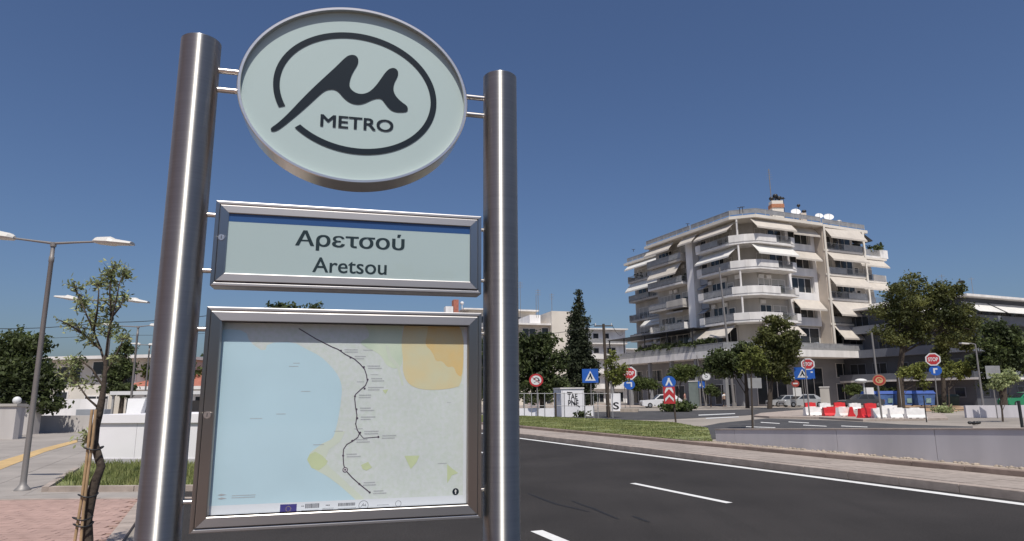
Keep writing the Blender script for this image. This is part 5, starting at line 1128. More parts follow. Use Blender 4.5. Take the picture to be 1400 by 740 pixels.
t, *_ = vbox('phone_booth', 'grey-green glazed booth columns right of the young green tree', 'booth', 943, 956, 522, 555.5, 1.2, mat('booth_grey_green', (.16, .19, .18), .35, var=.15, scale=1), top=M_par)
t, *_ = vbox('white_block', 'low white concrete block at the edge of the side street near the first stop sign', 'concrete block', 848, 872, 559, 563.5, .6, M_strip)
t, *_ = vbox('cabinet', 'beige utility cabinet standing behind the left barriers', 'cabinet', 1123, 1136, 530, 557.5, .7, M_off, top=M_par)
t, *_ = vbox('low_wall', 'low grey rendered wall at the right edge behind the thin tree', 'wall', 1322, 1425, 554.5, 571, .3, M_wallg)
t, *_ = vbox('low_wall', 'low pale wall behind the blue bins', 'wall', 1205, 1420, 545, 551.6, .3, M_off)
# mushroom lamp
g0 = G(1184, 556); t = thing('mushroom_lamp', 'white mushroom-shaped garden lamp behind the barriers', 'lamp', g0); zt_ = P(1183, 521, g0.y).z
MB().tube([tuple(g0), (g0.x, g0.y, zt_)], .1, 8).build('pole', M_sw, t); c = MB(); c.ell((g0.x-.3, g0.y, zt_), (.75, .6, .30), 14, 6); c.build('shade', M_sw, t)
MB().box((g0.x+.1, g0.y-.3, 0), (g0.x+1.0, g0.y+.3, zt_-.8)).build('column', M_kiosk, t)

# ================================================================ BARRIERS
def barrier(proto, label, px, ybase, m, rot=0.0):
    g0 = G(px, ybase)
    if proto is None:
        t = thing('road_barrier', label, 'barrier', g0, 'red and white plastic road barriers'); b = MB(); w, h = .55, .66
        prof = [(-.22, 0), (.22, 0), (.22, .16), (.13, .30), (.10, h), (-.10, h), (-.13, .30), (-.22, .16)]
        b.hexa([Vector((g0.x-w, g0.y, 0))+Vector((0, y, z)) for y, z in prof], [Vector((g0.x+w, g0.y, 0))+Vector((0, y, z)) for y, z in prof]); b.build('body', m, t)
        for x in (-.42, 0, .42): b = MB().box((g0.x+x-.09, g0.y-.222, .05), (g0.x+x+.09, g0.y-.10, .13)).build('foot_slot', M_dark, t)
        b = MB(); b.box((g0.x-.25, g0.y-.07, h+.001), (g0.x+.25, g0.y+.07, h+.04)).build('cap', m, t)
        t.rotation_euler = (0, 0, rot); return t
    t = clone(proto, g0, label); t.rotation_euler = (0, 0, rot); return t
br_ = barrier(None, 'red barrier front row, leftmost red one with its end turned to the road', 1137, 571, M_plR, .1)
bw_ = barrier(None, 'white barrier front row, at the left end below a red one', 1111, 570.5, M_plW, .06)
barrier(br_, 'red barrier standing at the left end of the back row', 1108, 559.5, M_plR, .05)
barrier(br_, 'red barrier in the middle of the back row', 1148, 559.5, M_plR)
barrier(br_, 'small red barrier of the front row, between two white ones', 1165, 571.5, M_plR, 1.1)
barrier(br_, 'red barrier front row, right of the small red one', 1184, 573.8, M_plR, .5)
barrier(br_, 'red barrier raised behind at the right end of the reds', 1190, 562, M_plR, .1)
barrier(bw_, 'white barrier in the front row between the first two red ones', 1153, 571.3, M_plW, .5)
barrier(bw_, 'white barrier of the back row just right of the left red one', 1128, 561, M_plW, .1)
barrier(bw_, 'white barrier in the back row before the tall red one', 1169, 561.5, M_plW, .05)
barrier(bw_, 'white barrier, third from the right end of the row', 1206, 574, M_plW, .02)
barrier(bw_, 'white barrier, second from the right end of the row', 1229, 574.2, M_plW, .0)
barrier(bw_, 'white barrier at the right end of the row', 1252, 574.4, M_plW, .0)
barrier(bw_, 'white barrier of the back row behind the right-hand white barriers', 1216, 567.5, M_plW, .0)

# ================================================================ BINS
binp = None
for i, (px, lb) in enumerate(((1194, 'leftmost blue recycling bin, behind the raised red barrier and orange sign'), (1212, 'second blue recycling bin from the left, just right of the orange sign'), (1238, 'third blue recycling bin from the left, behind the slim post'), (1264, 'rightmost blue recycling bin, next to the stop sign post'))):
    g0 = G(px, 555.3)
    if binp is None:
        binp = t = thing('recycling_bin', lb, 'bin', g0, 'blue recycling bins'); w = 1.12; hh = 1.5
        MB().hexa([g0+Vector((x*w*.86, y*.5, .12)) for x, y in ((-1, -1), (1, -1), (1, 1), (-1, 1))], [g0+Vector((x*w, y*.62, hh)) for x, y in ((-1, -1), (1, -1), (1, 1), (-1, 1))]).build('body', M_binw, t)
        MB().hexa([g0+Vector((x*w*1.05, y*.68, hh+.001)) for x, y in ((-1, -1), (1, -1), (1, 1), (-1, 1))], [g0+Vector((x*w*.95, y*.4, hh+.36)) for x, y in ((-1, -1), (1, -1), (1, 1), (-1, 1))]).build('lid', M_binb, t)
        MB().add([g0+Vector((x, -.60-(z-.4)*.14, z)) for x, z in ((-.1, .4), (.5, .4), (.5, .95), (-.1, .95))], [(0, 1, 2, 3)]).build('poster', M_bing, t, fix=False)
        for x in (-.6, .6): MB().tube([g0+Vector((x-.05, -.4, .1)), g0+Vector((x+.05, -.4, .1))], .1, 10).build('wheel', M_tyre, t)
    else: t = clone(binp, g0, lb)
g0 = G(1298, 556); t = thing('recycling_bin', 'dark green bin between the two yellow-green street trees', 'bin', g0)
MB().hexa([g0+Vector((x*.8, y*.5, .1)) for x, y in ((-1, -1), (1, -1), (1, 1), (-1, 1))], [g0+Vector((x*.95, y*.6, 1.15)) for x, y in ((-1, -1), (1, -1), (1, 1), (-1, 1))]).build('body', M_gren, t)
MB().hexa([g0+Vector((x*1., y*.65, 1.151)) for x, y in ((-1, -1), (1, -1), (1, 1), (-1, 1))], [g0+Vector((x*.85, y*.35, 1.4)) for x, y in ((-1, -1), (1, -1), (1, 1), (-1, 1))]).build('lid', M_gren, t)

# ================================================================ CARS
def car(label, px, ybase, L0, H, m, ang, seed=0, suv=False, g0=None):
    g0 = g0 or G(px, ybase); t = thing('parked_car', label, 'car', g0); X = Vector((cos(ang), sin(ang), 0)); Yv = Vector((-X.y, X.x, 0)); Q = lambda x, y, z: g0+X*x+Yv*y+Vector((0, 0, z))
    w = .85; h1 = H*.60; hw = L0/2
    low = [(-hw, .28), (-hw, h1*.78), (-hw*.93, h1*.92), (-hw*.42, h1*1.02), (hw*.55, h1*1.04), (hw*.97, h1*.98), (hw, h1*.7), (hw, .3), (hw*.86, .2), (-hw*.9, .2)]
    b = MB(); 
    def loft(prof, ws):
        k = len(prof); vs = []
        for yy, s in ws: vs += [Q(x*s, yy, z0_+(zz-z0_)*1) for x, zz in prof for z0_ in (0,)]
        fs = [(i*k+j, i*k+(j+1) % k, (i+1)*k+(j+1) % k, (i+1)*k+j) for i in range(len(ws)-1) for j in range(k)]
        return vs, fs+[tuple(range(k))[::-1], tuple(range((len(ws)-1)*k, len(ws)*k))]
    b.add(*loft(low, ((-w, .965), (-w*.86, 1), (w*.86, 1), (w, .965)))); bo = b.build('body', m, t)
    cab = [(-hw*.40, h1*1.0), (-hw*.10, H*.97), (hw*.05, H), (hw*(.62 if suv else .5), H*.98), (hw*(.93 if suv else .86), h1*1.0)]
    b = MB(); b.add(*loft(cab, ((-w*.86, 1), (-w*.72, 1), (w*.72, 1), (w*.86, 1))))
    b = MB(); k = len(cab); vs = []
    for sgn in (-1, 1): vs += [Q(x, sgn*(w*.92-(zz-h1)*.28), zz) for x, zz in cab]
    b.add(vs, [(i, i+1, k+i+1, k+i) for i in range(k-1)]+[tuple(range(k))[::-1], tuple(range(k, 2*k))]); cb_ = b.build('cabin', m, t)
    for sgn in (-1, 1):
        f = lambda x, zz: Q(x, sgn*(w*.925-(zz-h1)*.28+.006), zz)
        for xa, xb, xc, xd in ((-hw*.31, -hw*.07, hw*.16, hw*.16), (hw*.2, hw*.2, hw*.46, hw*.52)):
            q = [f(xa, h1*1.06), f(xb, H*.92), f(xc, H*.93), f(xd, h1*1.06)]; MB().add(q, [(0, 1, 2, 3)]).build('side_window', M_pane, t, fix=False)
    for (x0, z0_, x1, z1_), o in (((-hw*.385, h1*1.03, -hw*.12, H*.95), -1), ((hw*(.90 if suv else .83), h1*1.05, hw*(.64 if suv else .52), H*.95), 1)):
        q = [Q(x0+o*.012, -w*.82, z0_+.01), Q(x0+o*.012, w*.82, z0_+.01), Q(x1+o*.012, w*.70, z1_+.01), Q(x1+o*.012, -w*.70, z1_+.01)]; MB().add(q, [(0, 1, 2, 3)]).build('windscreen', M_pane, t, fix=False)
    for x in (-hw*.62, hw*.62):
        for sgn in (-1, 1):
            wh = MB().tube([Q(x, sgn*(w-.16), .31), Q(x, sgn*(w+.02), .31)], .31, 18).build('wheel', M_tyre, t); MB().tube([Q(x, sgn*(w-.1), .31), Q(x, sgn*(w+.03), .31)], .18, 12).build('rim', M_chrome, wh)
    for sgn in (-1, 1):
        MB().obox(Q(-hw*.965, sgn*w*.68, h1*.78), X*.08, Yv*.16, Vector((0, 0, .08))).build('headlight', M_chrome, t); MB().obox(Q(hw*.975, sgn*w*.75, h1*.8), X*.06, Yv*.12, Vector((0, 0, .1))).build('tail_light', M_red, t)
    MB().obox(Q(-hw*1.0, 0, .42), X*.02, Yv*.5, Vector((0, 0, .1))).build('grille', M_blk, t); MB().obox(Q(-hw*1.005, 0, .36), X*.02, Yv*.26, Vector((0, 0, .055))).build('number_plate', M_sw, t)
    return t
M_carw = mat('car_white', (.66, .66, .68), .3, var=.02, coat=.4); M_cars = mat('car_silver', (.46, .47, .48), .3, .3, var=.02, coat=.4); M_carg = mat('car_green', (.02, .22, .10), .3, var=.02, coat=.4); M_card = mat('car_dark', (.05, .055, .065), .3, var=.02, coat=.4)
car('white parked SUV facing left behind the chevron sign', 904, 557.5, 5.2, 1.68, M_carw, .05, suv=True)
car('silver parked car with its bonnet toward the left, under the blue crossing sign', 1097, 556.5, 5.6, 1.55, M_cars, .18)
car('second silver car behind the first one, partly hidden by the pine trunk', 1074, 555.8, 4.6, 1.45, M_cars, .1)
car('dark parked car behind the red barriers, left of the blue bins', 1178, 556.5, 5.0, 1.5, M_card, .1)
car('green car at the right edge of the picture in front of the dark hedge', 1402, 556, 5.2, 1.6, M_carg, .05)

# ================================================================ PEOPLE
def person(label, px, ybase, top, legs, h=1.72, stride=.16, turn=0., hairm=M_blk):
    g0 = G(px, ybase); t = thing('person', label, 'person', g0); s = h/1.72; c, si = cos(turn), sin(turn)
    def Q(x, y, z): return Vector((x*c-y*si, x*si+y*c, z))*s+g0
    def skin(pts, edges, rad, nm, m, par=t, sub=1):
        me = bpy.data.meshes.new(nm); og = ORG[t.name]; me.from_pydata([tuple(Q(*p)-og) for p in pts], edges, []); o = bpy.data.objects.new(nm, me); COL.objects.link(o)
        sk = o.modifiers.new('skin', 'SKIN'); 
        for i, r in enumerate(rad): me.skin_vertices[0].data[i].radius = ((r if not isinstance(r, tuple) else r[0])*s, (r if not isinstance(r, tuple) else r[1])*s)
        me.skin_vertices[0].data[0].use_root = True; sb_ = o.modifiers.new('sub', 'SUBSURF'); sb_.levels = sub; sb_.render_levels = sub
        dg = bpy.context.evaluated_depsgraph_get(); m2 = bpy.data.meshes.new_from_object(o.evaluated_get(dg)); bpy.data.objects.remove(o)
        m2.materials.append(m); m2.name = nm; o = bpy.data.objects.new(nm, m2); COL.objects.link(o); o.parent = par; ORG[o.name] = og
        for p in m2.polygons: p.use_smooth = True
        return o
    me_pts = [(0, 0, .95), (0, 0, 1.12), (0, 0, 1.32), (0, 0, 1.44), (0, 0, 1.52), (0, -.01, 1.60), (0, -.01, 1.68),
              (.19, 0, 1.40), (.24, .02, 1.12), (.25, -.05, .88), (.25, -.07, .80), (-.19, 0, 1.40), (-.24, -.02, 1.12), (-.24, .05, .90), (-.24, .04, .82),
              (.10, 0, .90), (.11, -stride*.5, .50), (.11, -stride*.6, .09), (.12, -stride*.6-.14, .04), (-.10, 0, .90), (-.11, stride*.5, .50), (-.11, stride*.9, .09), (-.12, stride*.9-.14, .04)]
    ed = [(0, 1), (1, 2), (2, 3), (3, 4), (4, 5), (5, 6), (3, 7), (7, 8), (8, 9), (9, 10), (3, 11), (11, 12), (12, 13), (13, 14), (0, 15), (15, 16), (16, 17), (17, 18), (0, 19), (19, 20), (20, 21), (21, 22)]
    rd = [(.15, .11), (.13, .10), (.17, .11), (.10, .08), .05, (.075, .09), (.07, .085), .06, .045, .035, .03, .06, .045, .035, .03, .085, .06, .045, .04, .085, .06, .045, .04]
    body = skin(me_pts, ed, rd, 'body', M_skin)
    skin([(0, 0, 1.0), (0, 0, 1.12), (0, 0, 1.32), (0, 0, 1.42), (.19, 0, 1.39), (.235, .01, 1.2), (-.19, 0, 1.39), (-.235, -.01, 1.2)], [(0, 1), (1, 2), (2, 3), (3, 4), (4, 5), (3, 6), (6, 7)], [(.17, .135), (.155, .125), (.19, .13), (.12, .10), .08, .062, .08, .062], 'shirt', top)
    skin([(0, 0, .98), (.10, 0, .88), (.11, -stride*.5, .50), (.11, -stride*.6, .12), (-.10, 0, .88), (-.11, stride*.5, .50), (-.11, stride*.9, .12)], [(0, 1), (1, 2), (2, 3), (0, 4), (4, 5), (5, 6)], [(.17, .13), .105, .08, .065, .105, .08, .065], 'trousers', legs)
    q = Q(0, .02, 1.68); MB().ell(tuple(q), (.092*s, .10*s, .085*s), 10, 6).build('hair', hairm, t); return t
M_shw = mat('shirt_white', (.7, .7, .7), .9); M_shr = mat('shirt_faded_red', (.42, .20, .18), .9); M_trd = mat('trousers_dark', (.03, .03, .04), .9); M_trg = mat('trousers_pale', (.45, .42, .40), .9)
person('person in a white top and dark trousers standing left of the tall lamp pole', 991, 556, M_shw, M_trd, 1.85, turn=.3)
person('person in a faded red top walking behind the white car', 937, 555.5, M_shr, M_trg, 1.9, turn=1.2)
# small dark debris beyond the wall
b = MB(); g0 = G(1336, 582)
for i in range(7): b.ell(g0+Vector((rnd.gauss(0, .16), rnd.gauss(0, .1), .1+.05*rnd.random())), (.12, .09, .08), 6, 4)
tag(b.build('debris_heap', M_blk, None, loc=tuple(g0)), 'small black heap of rubbish on the pale ground behind the wall', 'debris')
# ================================================================ LEFT SIDE THINGS
def dlamp(label, pb, ptop, ya, heads):
    """double-headed street lamp: pole foot, pole top, luminaires as (x from, x to)"""
    g0 = G(*pb); Y = g0.y; t = thing('street_lamp', label, 'street lamp', g0, 'double-armed street lamps along the left pavement'); tz = P(ptop[0], ptop[1], Y).z; k = Y/FPX
    zt_ = tz
    pr = [(.125, .0), (.125, .02), (.085, .06), (.055, .10), (.048, .16), (.045, 1.0), (.038, zt_-.35), (.044, zt_-.34), (.044, zt_-.25), (.036, zt_-.24), (.034, zt_)]
    K = 16; vs = [(g0.x+r*cos(2*pi*j/K), g0.y+r*sin(2*pi*j/K), z) for r, z in pr for j in range(K)]
    MB().add(vs, [(i*K+j, i*K+(j+1) % K, (i+1)*K+(j+1) % K, (i+1)*K+j) for i in range(len(pr)-1) for j in range(K)], True).build('pole', M_poleg, t)
    top = Vector((g0.x, g0.y, zt_))
    for x0, y0, x1, y1 in heads:
        a, c = P(x0, y0, Y), P(x1, y1, Y); d = (c-a); L0 = d.length; d.normalize(); side = Vector((-d.y, d.x, 0)).normalized(); upv = d.cross(side); upv = upv if upv.z > 0 else -upv
        MB().tube([top, top.lerp(a, .5), a+d*.03], [.024, .02, .018], 10).build('arm', M_poleg, t)
        b = MB(); ws = [(0, .05, .04), (.10, .12, .085), (.45, .15, .11), (.55, .13, .075), (1, .09, .04)]
        vs = []; K2 = 10
        for f_, w, h in ws:
            for j in range(K2): an = 2*pi*j/K2; vs.append(a+d*(L0*f_)+side*(w*cos(an))+upv*(h*max(sin(an), -.35)+.0))
        b.add(vs, [(i*K2+j, i*K2+(j+1) % K2, (i+1)*K2+(j+1) % K2, (i+1)*K2+j) for i in range(4) for j in range(K2)]+[tuple(range(K2)), tuple(range(4*K2, 5*K2))], False)
        ho = b.build('lamp_head', M_lampw, t)
        b = MB(); b.add([a+d*(L0*f_)+side*w-upv*.022 for f_, w in ((.5, -.07), (.92, -.06), (.92, .06), (.5, .07))], [(0, 1, 2, 3)]); b.build('lens', M_sw, ho, fix=False)
    b = MB().tube([top-Vector((0, 0, .06)), top+Vector((0, 0, .012))], .05, 14).build('collar', M_poleg, t); return t
dlamp('nearest double-armed street lamp at the left edge of the pavement', (30.5, 671), (74, 333), 0, [(128, 330.5, 181, 334), (20, 326, -34, 320)])
def lrow(label, px, Y, top, heads):
    g0 = P(px, 600, Y); pb = Vector((P(px, 548, Y).x, Y, 0)); zc = pb-Vector((0, 0, EYE)); w = zc.dot(_F); x = 700+FPX*zc.dot(_R)/w; y = 370-FPX*zc.dot(_U)/w
    return dlamp(label, (x, y), top, 0, heads)
lrow('second double-armed street lamp, its arms behind the young tree crown', 140, 19.7, (140, 411), [(172, 410.5, 203, 414), (106, 410, 76, 406)])
lrow('third double-armed street lamp, half hidden by the left sign pole', 179, 26, (179, 447), [(205, 445, 224, 447.5), (155, 445.5, 138, 443)])
lrow('fourth and farthest street lamp, just left of the left sign pole', 197.5, 35, (197.5, 472), [(203, 471.5, 217, 473), (192, 471.5, 180, 470)])
# dark tree at far left and background greenery
tree('broadleaf_tree', 'big dark tree behind the gate wall at the left edge', 'tree', (22, 590, 0), 31,
     [(10, 470, 30, 24), (40, 470, 26, 18), (20, 500, 42, 26), (55, 505, 24, 22), (30, 535, 44, 24), (66, 530, 20, 18), (62, 552, 22, 12), (-20, 500, 34, 40)], M_dkf, 9000, .17, (.22, .1), seed=51, clump=.35)
tree('conifer_tree', 'dark upright bush-like conifer behind the young tree, before the white block', 'tree', (165, 558, 0), 44,
     [(172, 478, 11, 12), (165, 495, 14, 14), (160, 515, 18, 14), (175, 505, 10, 14), (165, 532, 20, 10)], M_dkf, 2600, .2, (.16, .08), seed=52, clump=.35)
tree('broadleaf_tree', 'tree top just visible above the map panel, left of its middle', 'tree', (388, 550, 0), 60, [(380, 425, 20, 12), (395, 424, 20, 11), (388, 450, 32, 24), (388, 490, 40, 30)], M_dkf, 3600, .3, (.3, .12), seed=53, clump=.5)
tree('broadleaf_tree', 'small tree top peeking above the map panel, near its centre', 'tree', (440, 550, 0), 66, [(432, 424, 12, 9), (440, 450, 26, 20), (440, 490, 30, 30)], M_dkf, 2400, .3, (.3, .12), seed=54, clump=.5)
for i, (px, Y, s) in enumerate(((235, 60, 1.), (290, 66, .8), (350, 72, 1.1), (500, 75, 1.), (570, 70, .9))):
    tree('broadleaf_tree', ['dark tree behind the thick left sign pole', 'dark tree behind the left edge of the map panel', 'dark tree behind the left part of the map panel', 'dark tree behind the middle of the map panel', 'dark tree behind the right part of the map panel'][i], 'tree', (px, 552, 0), Y, [(px, 500, 30*s, 22*s), (px+18, 515, 26*s, 20*s), (px-18, 518, 26*s, 18*s)], M_dkf if i % 2 else M_mdf, 2200, .34, (.25, .1), seed=70+i, clump=.6)
# walls and gate at the left
t, *_ = vbox('boundary_wall', 'long low pale wall running from the gate to the white block', 'wall', 49, 133, 568.5, 590.5, .25, M_lwall)
t, *_ = vbox('white_wall', 'white low building wall behind the boundary wall, under the dark overhang', 'wall', 58, 140, 546, 571, .3, M_white)
t, *_ = vbox('grey_kiosk', 'grey block at the right end of the boundary wall, just left of the young tree', 'block', 101, 140, 560, 589, .6, M_bgrey)
t, *_ = vbox('boundary_wall', 'pale wall at the far left edge with a sloping dark foot', 'wall', -30, 17, 556, 601, .25, M_lwall, top=M_off)
t, *_ = vbox('gate_pillar', 'cream gate pillar right of the dark gate gap', 'pillar', 25.5, 43, 556.5, 594, .4, M_lwall, top=M_off)
tg, a, d, b_, w, zt_ = vbox('gate_pillar', 'cream gate pillar carrying a white ball at the far left', 'pillar', 3, 18, 556.5, 600.5, .4, M_lwall, top=M_off)
q = a+d*w*.5+b_*.2; b = MB().ell((q.x, q.y, zt_+.1+.15), .155, 16, 10); o = b.build('ball_finial', M_sw, tg)
q0 = G(17, 599); q1 = G(26, 596); gt = thing('iron_gate', 'dark iron gate between the two cream pillars', 'gate', q0.lerp(q1, .5))
for i in range(7): p = q0.lerp(q1, (i+.5)/7)+Vector((0, .15, 0)); MB().tube([(p.x, p.y, 0), (p.x, p.y, 1.5)], .012, 5).build('bar', M_blk, gt)
for z in (.15, 1.4): MB().tube([q0+Vector((0, .15, z)), q1+Vector((0, .15, z))], .02, 5).build('rail', M_blk, gt)
# white block (ventilation / stair enclosure) behind the sign
a = G(124, 637.5); c = G(300, 637.5); d = (c-a); d.normalize(); b_ = Vector((-d.y, d.x, 0)); w = (c-a).length; zt_ = P(140, 567, a.y).z; Y = a.y
wb = thing('white_block', 'long low white rendered enclosure behind the young tree and the left sign pole', 'enclosure', a+d*w/2)
pl = lambda e0, z0_, z1_, e1=0: [tuple((a+d*x+b_*y)[:2]) for x, y in ((-e0, -e0), (w+e0, -e0), (w+e0, 2.4+e0), (-e0, 2.4+e0))]
zl = P(140, 578.5, Y).z; zb_ = P(140, 627, Y).z
MB().prism(pl(.02, 0, 0), -.01, zb_).build('plinth', M_wallg, wb)
for i in range(3):
    x0, x1 = w*i/3+.004, w*(i+1)/3-.004
    MB().prism([tuple((a+d*x+b_*y)[:2]) for x, y in ((x0, 0), (x1, 0), (x1, 2.4), (x0, 2.4))], zb_, zl).build('wall_panel', M_lbl, wb)
MB().prism(pl(.05, 0, 0), zl+.001, zt_).build('coping', M_lbl, wb)
# railing and panel on the block, canopy beam behind
rl = thing('railing', 'short white slatted railing standing on the white enclosure', 'railing', a+d*.6+b_*1.2+Vector((0, 0, zt_)))
for i in range(7):
    p = a+d*(.35+.14*i)+b_*1.2; z1_ = P(150, 545, p.y).z-.02*i; MB().obox((p.x, p.y, (zt_+z1_)/2+.005), Vector((.022, 0, 0)), Vector((0, .012, 0)), Vector((0, 0, (z1_-zt_)/2))).build('slat', M_rail if i % 2 else M_sw, rl)
p0, p1 = a+d*.3+b_*1.2, a+d*1.25+b_*1.2; MB().tube([(p0.x, p0.y, P(150, 544, p0.y).z), (p1.x, p1.y, P(150, 550, p0.y).z)], .02, 6).build('handrail', M_rail, rl)
p = P(172, 567, a.y+1.0); z1_ = P(172, 545, a.y+1.0).z; wpn = thing('white_cabinet', 'tilted white box on the enclosure beside the left sign pole', 'box', (p.x, p.y, zt_))
MB().hexa([(p.x, p.y, zt_+.002), (p.x+.36, p.y, zt_+.002), (p.x+.36, p.y+.2, zt_+.002), (p.x, p.y+.2, zt_+.002)], [(p.x-.04, p.y+.1, z1_), (p.x+.40, p.y+.1, z1_), (p.x+.40, p.y+.2, z1_), (p.x-.04, p.y+.2, z1_)]).build('board', M_sw, wpn)
Yc = 30; A0, A1 = P(150, 539.5, Yc), P(300, 539.5, Yc); cn = thing('flat_canopy', 'long flat white canopy on thin posts behind the white enclosure', 'canopy', (A0.x+2, Yc, 0))
MB().box((A0.x, Yc, A0.z-.02), (A1.x, Yc+3, A0.z+.14)).build('roof', M_sw, cn)
for x in (A0.x+.1, A0.x+2.2, A1.x-.2): MB().box((x-.04, Yc+.1, 0), (x+.04, Yc+.18, A0.z-.02)).build('post', M_rail, cn)
MB().box((A0.x+.3, Yc+2.6, 0), (A1.x, Yc+2.7, A0.z-.3)).build('back_panel', M_grd, cn)
# overhead wires left
wire('upper overhead wire crossing behind the nearest street lamp', [P(-40, 448.5, 34), P(140, 441, 34), P(330, 425, 34)], .018, .15)
wire('lower overhead wire crossing behind the young tree', [P(-40, 462, 50), P(150, 458, 50), P(330, 452, 50)], .014, .15)

# ================================================================ YOUNG OLIVE TREE WITH STAKES
YT = 6.4
def TP(px, py, dy=0.): return P(px, py, YT+dy)
base = TP(117, 762); base.z = 0
ot = thing('young_olive_tree', 'slim young tree with sparse silvery leaves, tied to wooden stakes in front of the kerb', 'tree', base)
tk = [(base, .050)]+[(TP(x, y), r) for x, y, r in [(119.5, 740, .048), (119, 711, .043), (124, 681, .046), (131, 657, .040), (138.5, 638, .036), (134, 623, .036), (129, 606, .034), (131, 584, .034), (135, 566, .036), (139, 548, .030), (142, 529, .022), (144, 505, .018), (145, 485, .015)]]
b = MB(); b.tube([p for p, r in tk], [r for p, r in tk], 12)
r_ = random.Random(9)
for p, r in tk[1:-1]:
    if r_.random() < .7: b.ell(p+Vector((r_.uniform(-.6, .6)*r, -.4*r, r_.uniform(-.05, .05))), (r*.7, r*.7, r*1.1), 8, 5)
b.build('trunk', M_bark, ot)
brs = [[(145, 487), (148, 459), (154, 432), (160, 405), (164, 385), (174, 364)], [(144, 500), (138, 478), (128, 453), (118, 430), (112, 415), (103, 395), (101, 385)], [(148, 459), (152, 430), (150, 400), (152, 375), (158, 360)], [(138, 478), (120, 462), (105, 450), (88, 441), (78, 437)],
       [(128, 453), (133, 425), (135, 400), (133, 385)], [(142, 529), (126, 505), (110, 492), (96, 486)], [(144, 510), (157, 490), (166, 470), (172, 455)], [(154, 432), (164, 420), (170, 405)], [(137, 560), (120, 545), (106, 525), (96, 512)], [(131, 600), (122, 606), (116, 600)]]
tips = []
for q in brs:
    pts = [TP(x, y, r_.uniform(-.12, .12)*i) for i, (x, y) in enumerate(q)]; L0 = len(pts); MB().tube(pts, [.012*(1-.8*i/(L0-1)) for i in range(L0)], 7).build('branch', M_bark, ot)
    for i in range(1, L0):
        for f in (0, .33, .66): tips.append((pts[i-1].lerp(pts[i], f), i/L0))
# leaves: narrow, in twigs around the branches
lr = random.Random(21); lm = MB(); tw = MB()
dens = [((155, 374), 20, 18), ((170, 372), 10, 14), ((135, 386), 15, 13), ((103, 392), 8, 12), ((113, 417), 16, 14), ((160, 403), 13, 17), ((132, 438), 12, 14), ((90, 441), 13, 8), ((120, 463), 14, 10), ((150, 450), 11, 14), ((105, 491), 10, 9), ((100, 512), 9, 8), ((166, 462), 8, 12), ((145, 420), 12, 14), ((160, 490), 9, 10), ((112, 525), 14, 8), ((116, 600), 7, 14), ((95, 505), 22, 9)]
def olive_leaf(c, L0, w):
    d = Vector((lr.gauss(0, 1), lr.gauss(0, 1), lr.gauss(0.15, .8))).normalized(); s = d.cross(Vector((lr.gauss(0, 1), lr.gauss(0, 1), lr.gauss(0, 1)))).normalized()
    k = len(lm.v); lm.v += [tuple(c), tuple(c+d*L0*.5+s*w), tuple(c+d*L0), tuple(c+d*L0*.5-s*w)]; lm.f.append((k, k+1, k+2, k+3)); lm.sm.append(False)
for (cx, cy), rx, ry in dens:
    k = YT/FPX; cnt = int(rx*ry*.085)+4
    for i in range(cnt):
        while True:
            ax, ay, az = lr.uniform(-1, 1), lr.uniform(-1, 1), lr.uniform(-1, 1)
            if ax*ax+ay*ay+az*az < 1: break
        c = TP(cx+ax*rx, cy+ay*ry)+Vector((0, az*.16, 0)); near_ = min(tips, key=lambda q: (q[0]-c).length)[0]
        st_ = near_.lerp(c, .25) if (near_-c).length > .25 else near_; tw.tube([st_, st_.lerp(c, .5)+Vector((0, 0, .01)), c], [.0035, .0025, .0012], 4, cap=False)
        for j in range(7): olive_leaf(st_.lerp(c, lr.uniform(.35, 1.1))+Vector((lr.gauss(0, .014), lr.gauss(0, .014), lr.gauss(0, .014))), lr.uniform(.035, .065), lr.uniform(.007, .012))
tag(lm.build('leaves', M_olive, ot, fix=False), kind='stuff'); tag(tw.build('twigs', M_bark, ot, fix=False), kind='stuff')
for pts in ([(98, 762), (103, 735), (112, 680), (118, 633), (123, 585), (126, 560)], [(108, 762), (111, 735), (114, 700), (120, 650), (127, 600), (131, 560)]):
    q = [TP(x, y, -.09) for x, y in pts]; q[0].z = 0; MB().tube(q, .013, 9).build('stake', M_wood, ot)
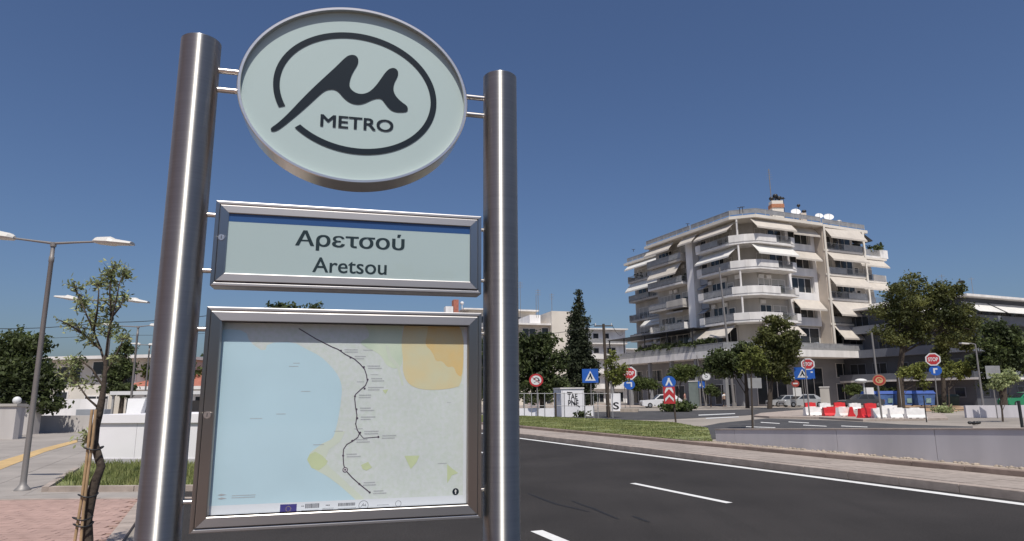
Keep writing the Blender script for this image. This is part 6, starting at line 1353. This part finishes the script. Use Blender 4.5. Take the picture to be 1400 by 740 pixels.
for x, y in ((113.5, 677), (106, 708), (107, 717), (121, 613)):
    c = TP(x+7, y, -.03); k = 20; b = MB(); b.tube([c+Vector((.075*cos(2*pi*j/k)-.0, .085*sin(2*pi*j/k), .012*sin(4*pi*j/k))) for j in range(k+1)], .007, 5, cap=False); b.build('tie', M_blk, ot)

# ================================================================ UNSEEN BLOCKS AND TREES ADDED BEHIND THE VIEWPOINT (for the steel to mirror)
WB, QB = block('apartment_building', 'grey-brown block on the near side of the street, outside the picture', (-1, -1), 10, .1, .1, .2, 1, M_beige, bal=False, awn=0) if False else (None, None)
M_brn = mat('grey_brown_render', (.27, .245, .225), .85, var=.1, scale=.5)
for lb, x0, x1, y0, y1, h in (('grey-brown block across the pavement behind the viewpoint', -44, -13, -46, -30, 11), ('tall grey-brown block to the rear left of the viewpoint', -52, -34, -28, 2, 15), ('low block to the rear right of the viewpoint', 0, 34, -58, -42, 9)):
    t = thing('apartment_building', lb, 'building', ((x0+x1)/2, (y0+y1)/2, 0)); MB().box((x0, y0, -.01), (x1, y1, h)).build('wall', M_brn, t); MB().box((x0-.5, y0-.5, h+.001), (x1+.5, y1+.5, h+.3)).build('roof', M_creamb, t)
    for f in range(int(h//3.2)):
        for i in range(int((x1-x0)//4)): MB().box((x0+1.5+i*4, y1-.02, .9+f*3.2), (x0+3.3+i*4, y1+.04, 2.5+f*3.2)).build('window', M_pane, t)
for i, (x, y) in enumerate(((-16, -15), (-9, -22), (10, -24), (18, -19), (-22, -6))):  # added trees, unseen, only there for reflections in the steel
    t = thing('added_mirror_tree', ['round tree at the rear left of the viewpoint', 'round tree straight behind the viewpoint', 'round tree rear right of the viewpoint', 'far right round tree behind the viewpoint', 'round tree left of the viewpoint'][i], 'tree', (x, y, 0))
    leaves([((x, y, 5.2), (2.6, 2.6, 2.3))], 1600, .42, .6, seed=90+i).build('crown', M_dkf, t, fix=False); MB().tube([(x, y, 0), (x, y, 4.6)], [.18, .1], 8).build('trunk', M_bark, t)
